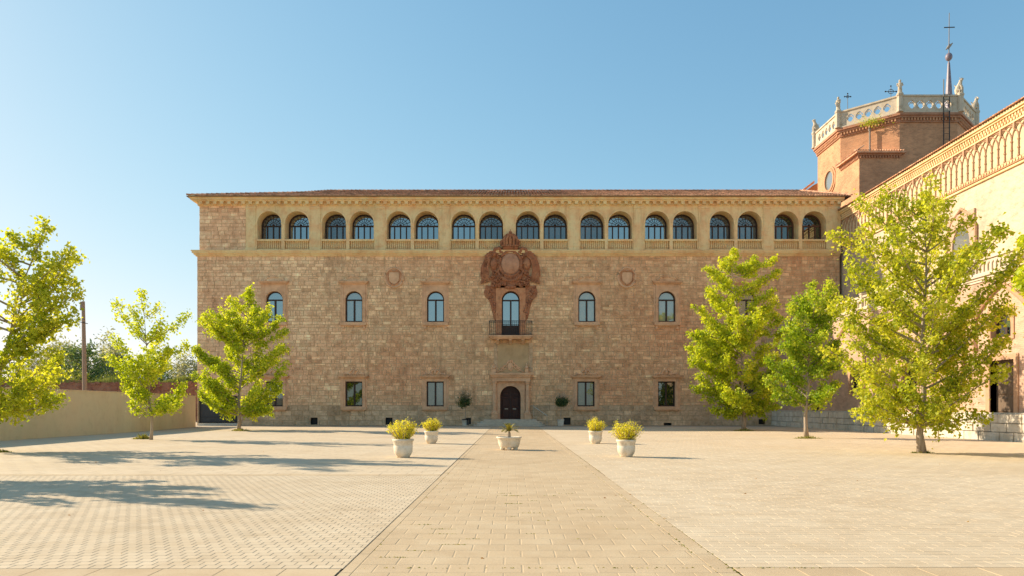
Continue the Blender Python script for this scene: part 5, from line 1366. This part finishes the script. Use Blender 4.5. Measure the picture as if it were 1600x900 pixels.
# topiaries beside the door
def topiary(px, py, crown, potbox, lab, plab, potmat, seed, olive):
    z = D-1.5; sc_ = FPX/z; X0 = (px-800)*z/FPX; rnd = random.Random(seed); rng = np.random.default_rng(seed)
    pt = empty('planter', (X0, z, 0), plab, 'planter', 'pots beside the entrance')
    w_ = .27; m_ = MB()
    Fp = Fr((X0, z, 0), (1, 0, 0)); V = []
    V = [(X0+sx*w_*k, z+sy*w_*k, zz) for (k, zz) in ((.82, .02), (1, .5), (1.08, .5), (1.08, .58)) for sx, sy in ((-1, -1), (1, -1), (1, 1), (-1, 1))]
    fs = [(3, 2, 1, 0), (12, 13, 14, 15)]
    for j in range(3): fs += [(4*j+i, 4*j+(i+1) % 4, 4*j+4+(i+1) % 4, 4*j+4+i) for i in range(4)]
    m_.add(V, fs); m_.build('pot', potmat, pt)
    if olive: MB().abox(X0+w_*.5, X0+w_*1.15, z-.33, z+.3, .1, .62).abox(X0-.28, X0+.3, z-.33, z-.2, .53, .62).build('black_cover', 'iron', pt)
    t = empty('small_tree', (X0, z, .55), lab, 'tree')
    cz0, cz1 = (py-crown[3])/sc_, (py-crown[2])/sc_; rx = (crown[1]-crown[0])/2/sc_; cx = ((crown[0]+crown[1])/2-px)/sc_
    wd = MB(); wd.tube([(0, 0, 0), (.03, 0, cz0*.5), (cx*.3, 0, cz0+.2)], [.035, .03, .025], 6)
    P = []
    for i in range(90):
        a = rnd.uniform(0, 2*pi); ph = rnd.uniform(-1, 1); r = rnd.uniform(.55, 1)
        e = Vector((cx+rx*r*cos(a)*sqrt(1-ph*ph), rx*r*sin(a)*sqrt(1-ph*ph), (cz0+cz1)/2+(cz1-cz0)/2*ph*r*(1.25 if olive and rnd.random() < .2 else .95)))
        e.z -= .55*0; s0 = Vector((cx*.3, 0, cz0+.1)); wd.tube([s0, e], [.012, .004], 3, cap=False)
        for k in range(26 if olive else 44):
            q = rnd.uniform(.45, 1.05); p = s0.lerp(e, q); P.append((p.x+rnd.gauss(0, .07), p.y+rnd.gauss(0, .07), p.z+rnd.gauss(0, .07)))
    V, Fc, T_ = leaves_np(np.array(P), .1, rng, .8, .6, 'lance')
    o = bpy.data.objects.new('crown', fastmesh('crown', V, Fc, T_, 'olive')); C.objects.link(o); o.parent = t; o.location.z = -.55
    o = bpy.data.objects.new('trunk', wd.mesh('trunk', 'bark', fix=False)); C.objects.link(o); o.parent = t; o.location.z = -.02
topiary(727, 666, (712, 738, 613, 638), None, 'loose dark olive tree in a square pot left of the entrance', 'pale square pot with a black cover left of the entrance', 'palestone', 3, True)
topiary(876, 666, (865, 890, 619, 636), None, 'clipped dome shaped dark little tree right of the entrance', 'plain pale square pot right of the entrance', 'palestone', 4, False)

# ================================================================ LEFT SIDE
WP = [(-24.4, 18), (-24.6, 35.4), (-24.75, 47.2), (-25.1, 52), (-25.6, 56.5), (-26.35, 61.3), (-27.3, D-.6), (XW0-.02, D+.2)]
cwm = MB()
def wallstrip(mb, P, th, z0, z1):
    V = []
    for i, (x, y) in enumerate(P):
        a = Vector(P[max(i-1, 0)]); b_ = Vector(P[min(i+1, len(P)-1)]); t = (b_-a).normalized(); nx, ny = -t.y, t.x
        V += [(x, y, z0), (x+nx*th, y+ny*th, z0), (x+nx*th, y+ny*th, z1), (x, y, z1)]
    n = len(P); fs = [(0, 1, 2, 3), (4*n-1, 4*n-2, 4*n-3, 4*n-4)]
    for i in range(n-1):
        for k in range(4): fs.append((4*i+k, 4*i+4+k, 4*i+4+(k+1) % 4, 4*i+(k+1) % 4))
    mb.add(V, fs)
wallstrip(cwm, WP[:6], .35, 0, 2.55)
wo_ = empty('garden_wall', (-25, 45, 0), 'plain cream rendered wall running along the left of the square', 'wall')
cwm.build('wall_body', 'cream', wo_)
c2 = MB(); wallstrip(c2, [(x-.03+.06, y) for x, y in WP[:6]], .41, 2.551, 2.60); c2.build('coping', 'cream', wo_)
# red earth wall behind
rw = empty('old_wall', (-45, 85, 0), 'old crumbling red brick wall behind the cream wall', 'wall')
V = []; nX = 120; n = nX
m_ = MB(); rnd = random.Random(3)
tops = [4.62+.10*sin(i*.35)+.06*rnd.random() for i in range(nX+1)]
for i in range(nX):
    x0 = -75+i*.42; x1 = x0+.42
    m_.prism(Fr((0, 85, 0), (1, 0, 0)), [(x0, 0), (x1, 0), (x1, tops[i+1]), (x0, tops[i])], -.7, .06*rnd.random())
m_.build('wall_body', 'redwall', rw)
# brick chunks breaking the face
for i in range(60):
    x = -66+i*.6+rnd.uniform(-.2, .2); zz = rnd.uniform(3.4, 4.4)
    MB().block(Fr((0, 85, 0), (1, 0, 0)), x, x+rnd.uniform(.3, .7), zz, zz+rnd.uniform(.12, .3), 0, .12+rnd.random()*.12, .03).build('broken_brick', 'redwall', rw, (x, 85, zz))
tuftV = []
z = 86; V = []; Fc = []; T = []
for i in range(3500):
    x = rnd.uniform(-75, -30); h_ = rnd.uniform(.1, .5)*(1+.8*sin(x*.8)); y = 85+rnd.uniform(-.1, .7); b = len(V)
    V += [(x, y, 4.5), (x+.1, y, 4.5), (x+rnd.uniform(-.1, .2), y, 4.6+max(0, h_)), (x-.05, y, 4.6+max(0, h_)*.5)]; Fc.append((b, b+1, b+2, b+3)); T.append(rnd.random())
o = fastobj('wall_top_grass', V, Fc, T, 'farlime', None, 'stuff'); tag(o, 'light grass growing along the top of the old red wall', 'grass')
# utility pole
dep = 60.; X0 = at(131, 0, dep).x; pz = lambda py: H+(637-py)*dep/FPX
up_ = empty('utility_pole', (X0, dep, 0), 'weathered wooden utility pole behind the cream wall', 'pole')
m_ = MB(); m_.tube([(X0+.1, dep, 0), (X0+.05, dep, 5), (X0-.05, dep, pz(471))], [.19, .17, .13], 9); m_.build('pole_shaft', 'pole', up_)
m_ = MB(); m_.tube([(X0-.55, dep-.15, pz(502)), (X0+.4, dep-.15, pz(506))], .03, 5); m_.build('cross_bar', 'iron', up_)
m_ = MB(); m_.tube([(X0-.2, dep-.1, pz(474)), (X0-.2, dep-.1, pz(485))], .05, 6); m_.blob((X0-.2, dep-.1, pz(473)), .08, 6); m_.build('insulator', 'lead', up_)
# background trees
def fartree(px, topy, wpx, dep, mat, label, seed, ragged=.0, basez=0, n=1500, size=.5):
    X0 = at(px, 0, dep).x; ztop = H+(637-topy)*dep/FPX; R = wpx/2*dep/FPX; rng = np.random.default_rng(seed); rnd = random.Random(seed)
    t = empty('background_tree', (X0, dep, 0), label, 'tree', 'trees beyond the old wall')
    cz = ztop*.62; rz = ztop*.40; P = []; wood = MB(); wood.tube([(0, 0, 0), (.2, 0, cz)], [.3, .15], 6)
    for i in range(46):
        a = rnd.uniform(0, 2*pi); ph = rnd.uniform(-.85, 1); r = rnd.uniform(.55, 1.0)*(1+ragged*rnd.uniform(-.3, .4)); k = sqrt(max(0, 1-ph*ph*.9))
        e = Vector((R*r*k*cos(a), R*r*k*sin(a), cz+rz*ph*r)); wood.tube([(0, 0, cz*.55), tuple(e)], [.07, .02], 4, cap=False)
        m = n//46; pr = rng.normal(0, 1, (m, 3))*np.array([.14*R+.15, .14*R+.15, (.12*rz+.15)])+np.array(e); P.append(pr)
    P = np.concatenate(P); V, Fc, T_ = leaves_np(P, size, rng, .8, .8, 'lance')
    o = bpy.data.objects.new('crown', fastmesh('crown', V, Fc, T_, mat)); C.objects.link(o); o.parent = t
    o = bpy.data.objects.new('trunk', wood.mesh('trunk', 'bark', fix=False)); C.objects.link(o); o.parent = t
fartree(100, 532, 60, 125, 'fargrey', 'grey green far tree left of the utility pole', 1, .8, n=2600, size=.55)
fartree(66, 540, 55, 130, 'fargrey', 'grey far tree half hidden by the left edge maple', 2, .8, n=2200, size=.55)
fartree(135, 545, 70, 118, 'fargreen', 'dark green far tree right behind the utility pole', 3, .3, n=4200, size=.5)
fartree(165, 530, 52, 128, 'fargrey', 'tall pale far tree right of the dark green one', 4, .9, n=2400, size=.5)
fartree(178, 545, 34, 124, 'fargrey', 'rightmost pale far tree before the sky gap', 5, .8, n=1800, size=.5)
fartree(290, 556, 44, 130, 'fargrey', 'far tree between the small maple and the palace corner', 6, .6, n=2200, size=.5)
fartree(262, 572, 50, 135, 'fargreen', 'low dark far tree behind the small open crowned maple', 7, .5, n=2200, size=.5)
fartree(110, 578, 60, 112, 'farlime', 'low lime green bush like tree above the old wall', 8, .5, n=2200, size=.4)
fartree(172, 584, 40, 112, 'farlime', 'low light green tree above the old wall right of the pole', 9, .5, n=1800, size=.4)
fartree(20, 560, 110, 130, 'fargreen', 'far tree behind the large left edge maple', 10, .5, n=2600, size=.55)
hs = empty('distant_building', (-65, 140, 0), 'white distant building glimpsed through the small maple', 'building')
a_ = at(198, 588, 140); MB().abox(a_.x-1.2, a_.x+5.4, 140, 146, 0, at(0, 581, 140).z).build('wall', 'whitewall', hs)
MB().abox(a_.x+1.2, a_.x+4, 139.98, 141, 6, at(0, 577, 140).z).build('roof_block', 'whitewall', hs)
print('leaves', [n_ for _, n_ in TREES])
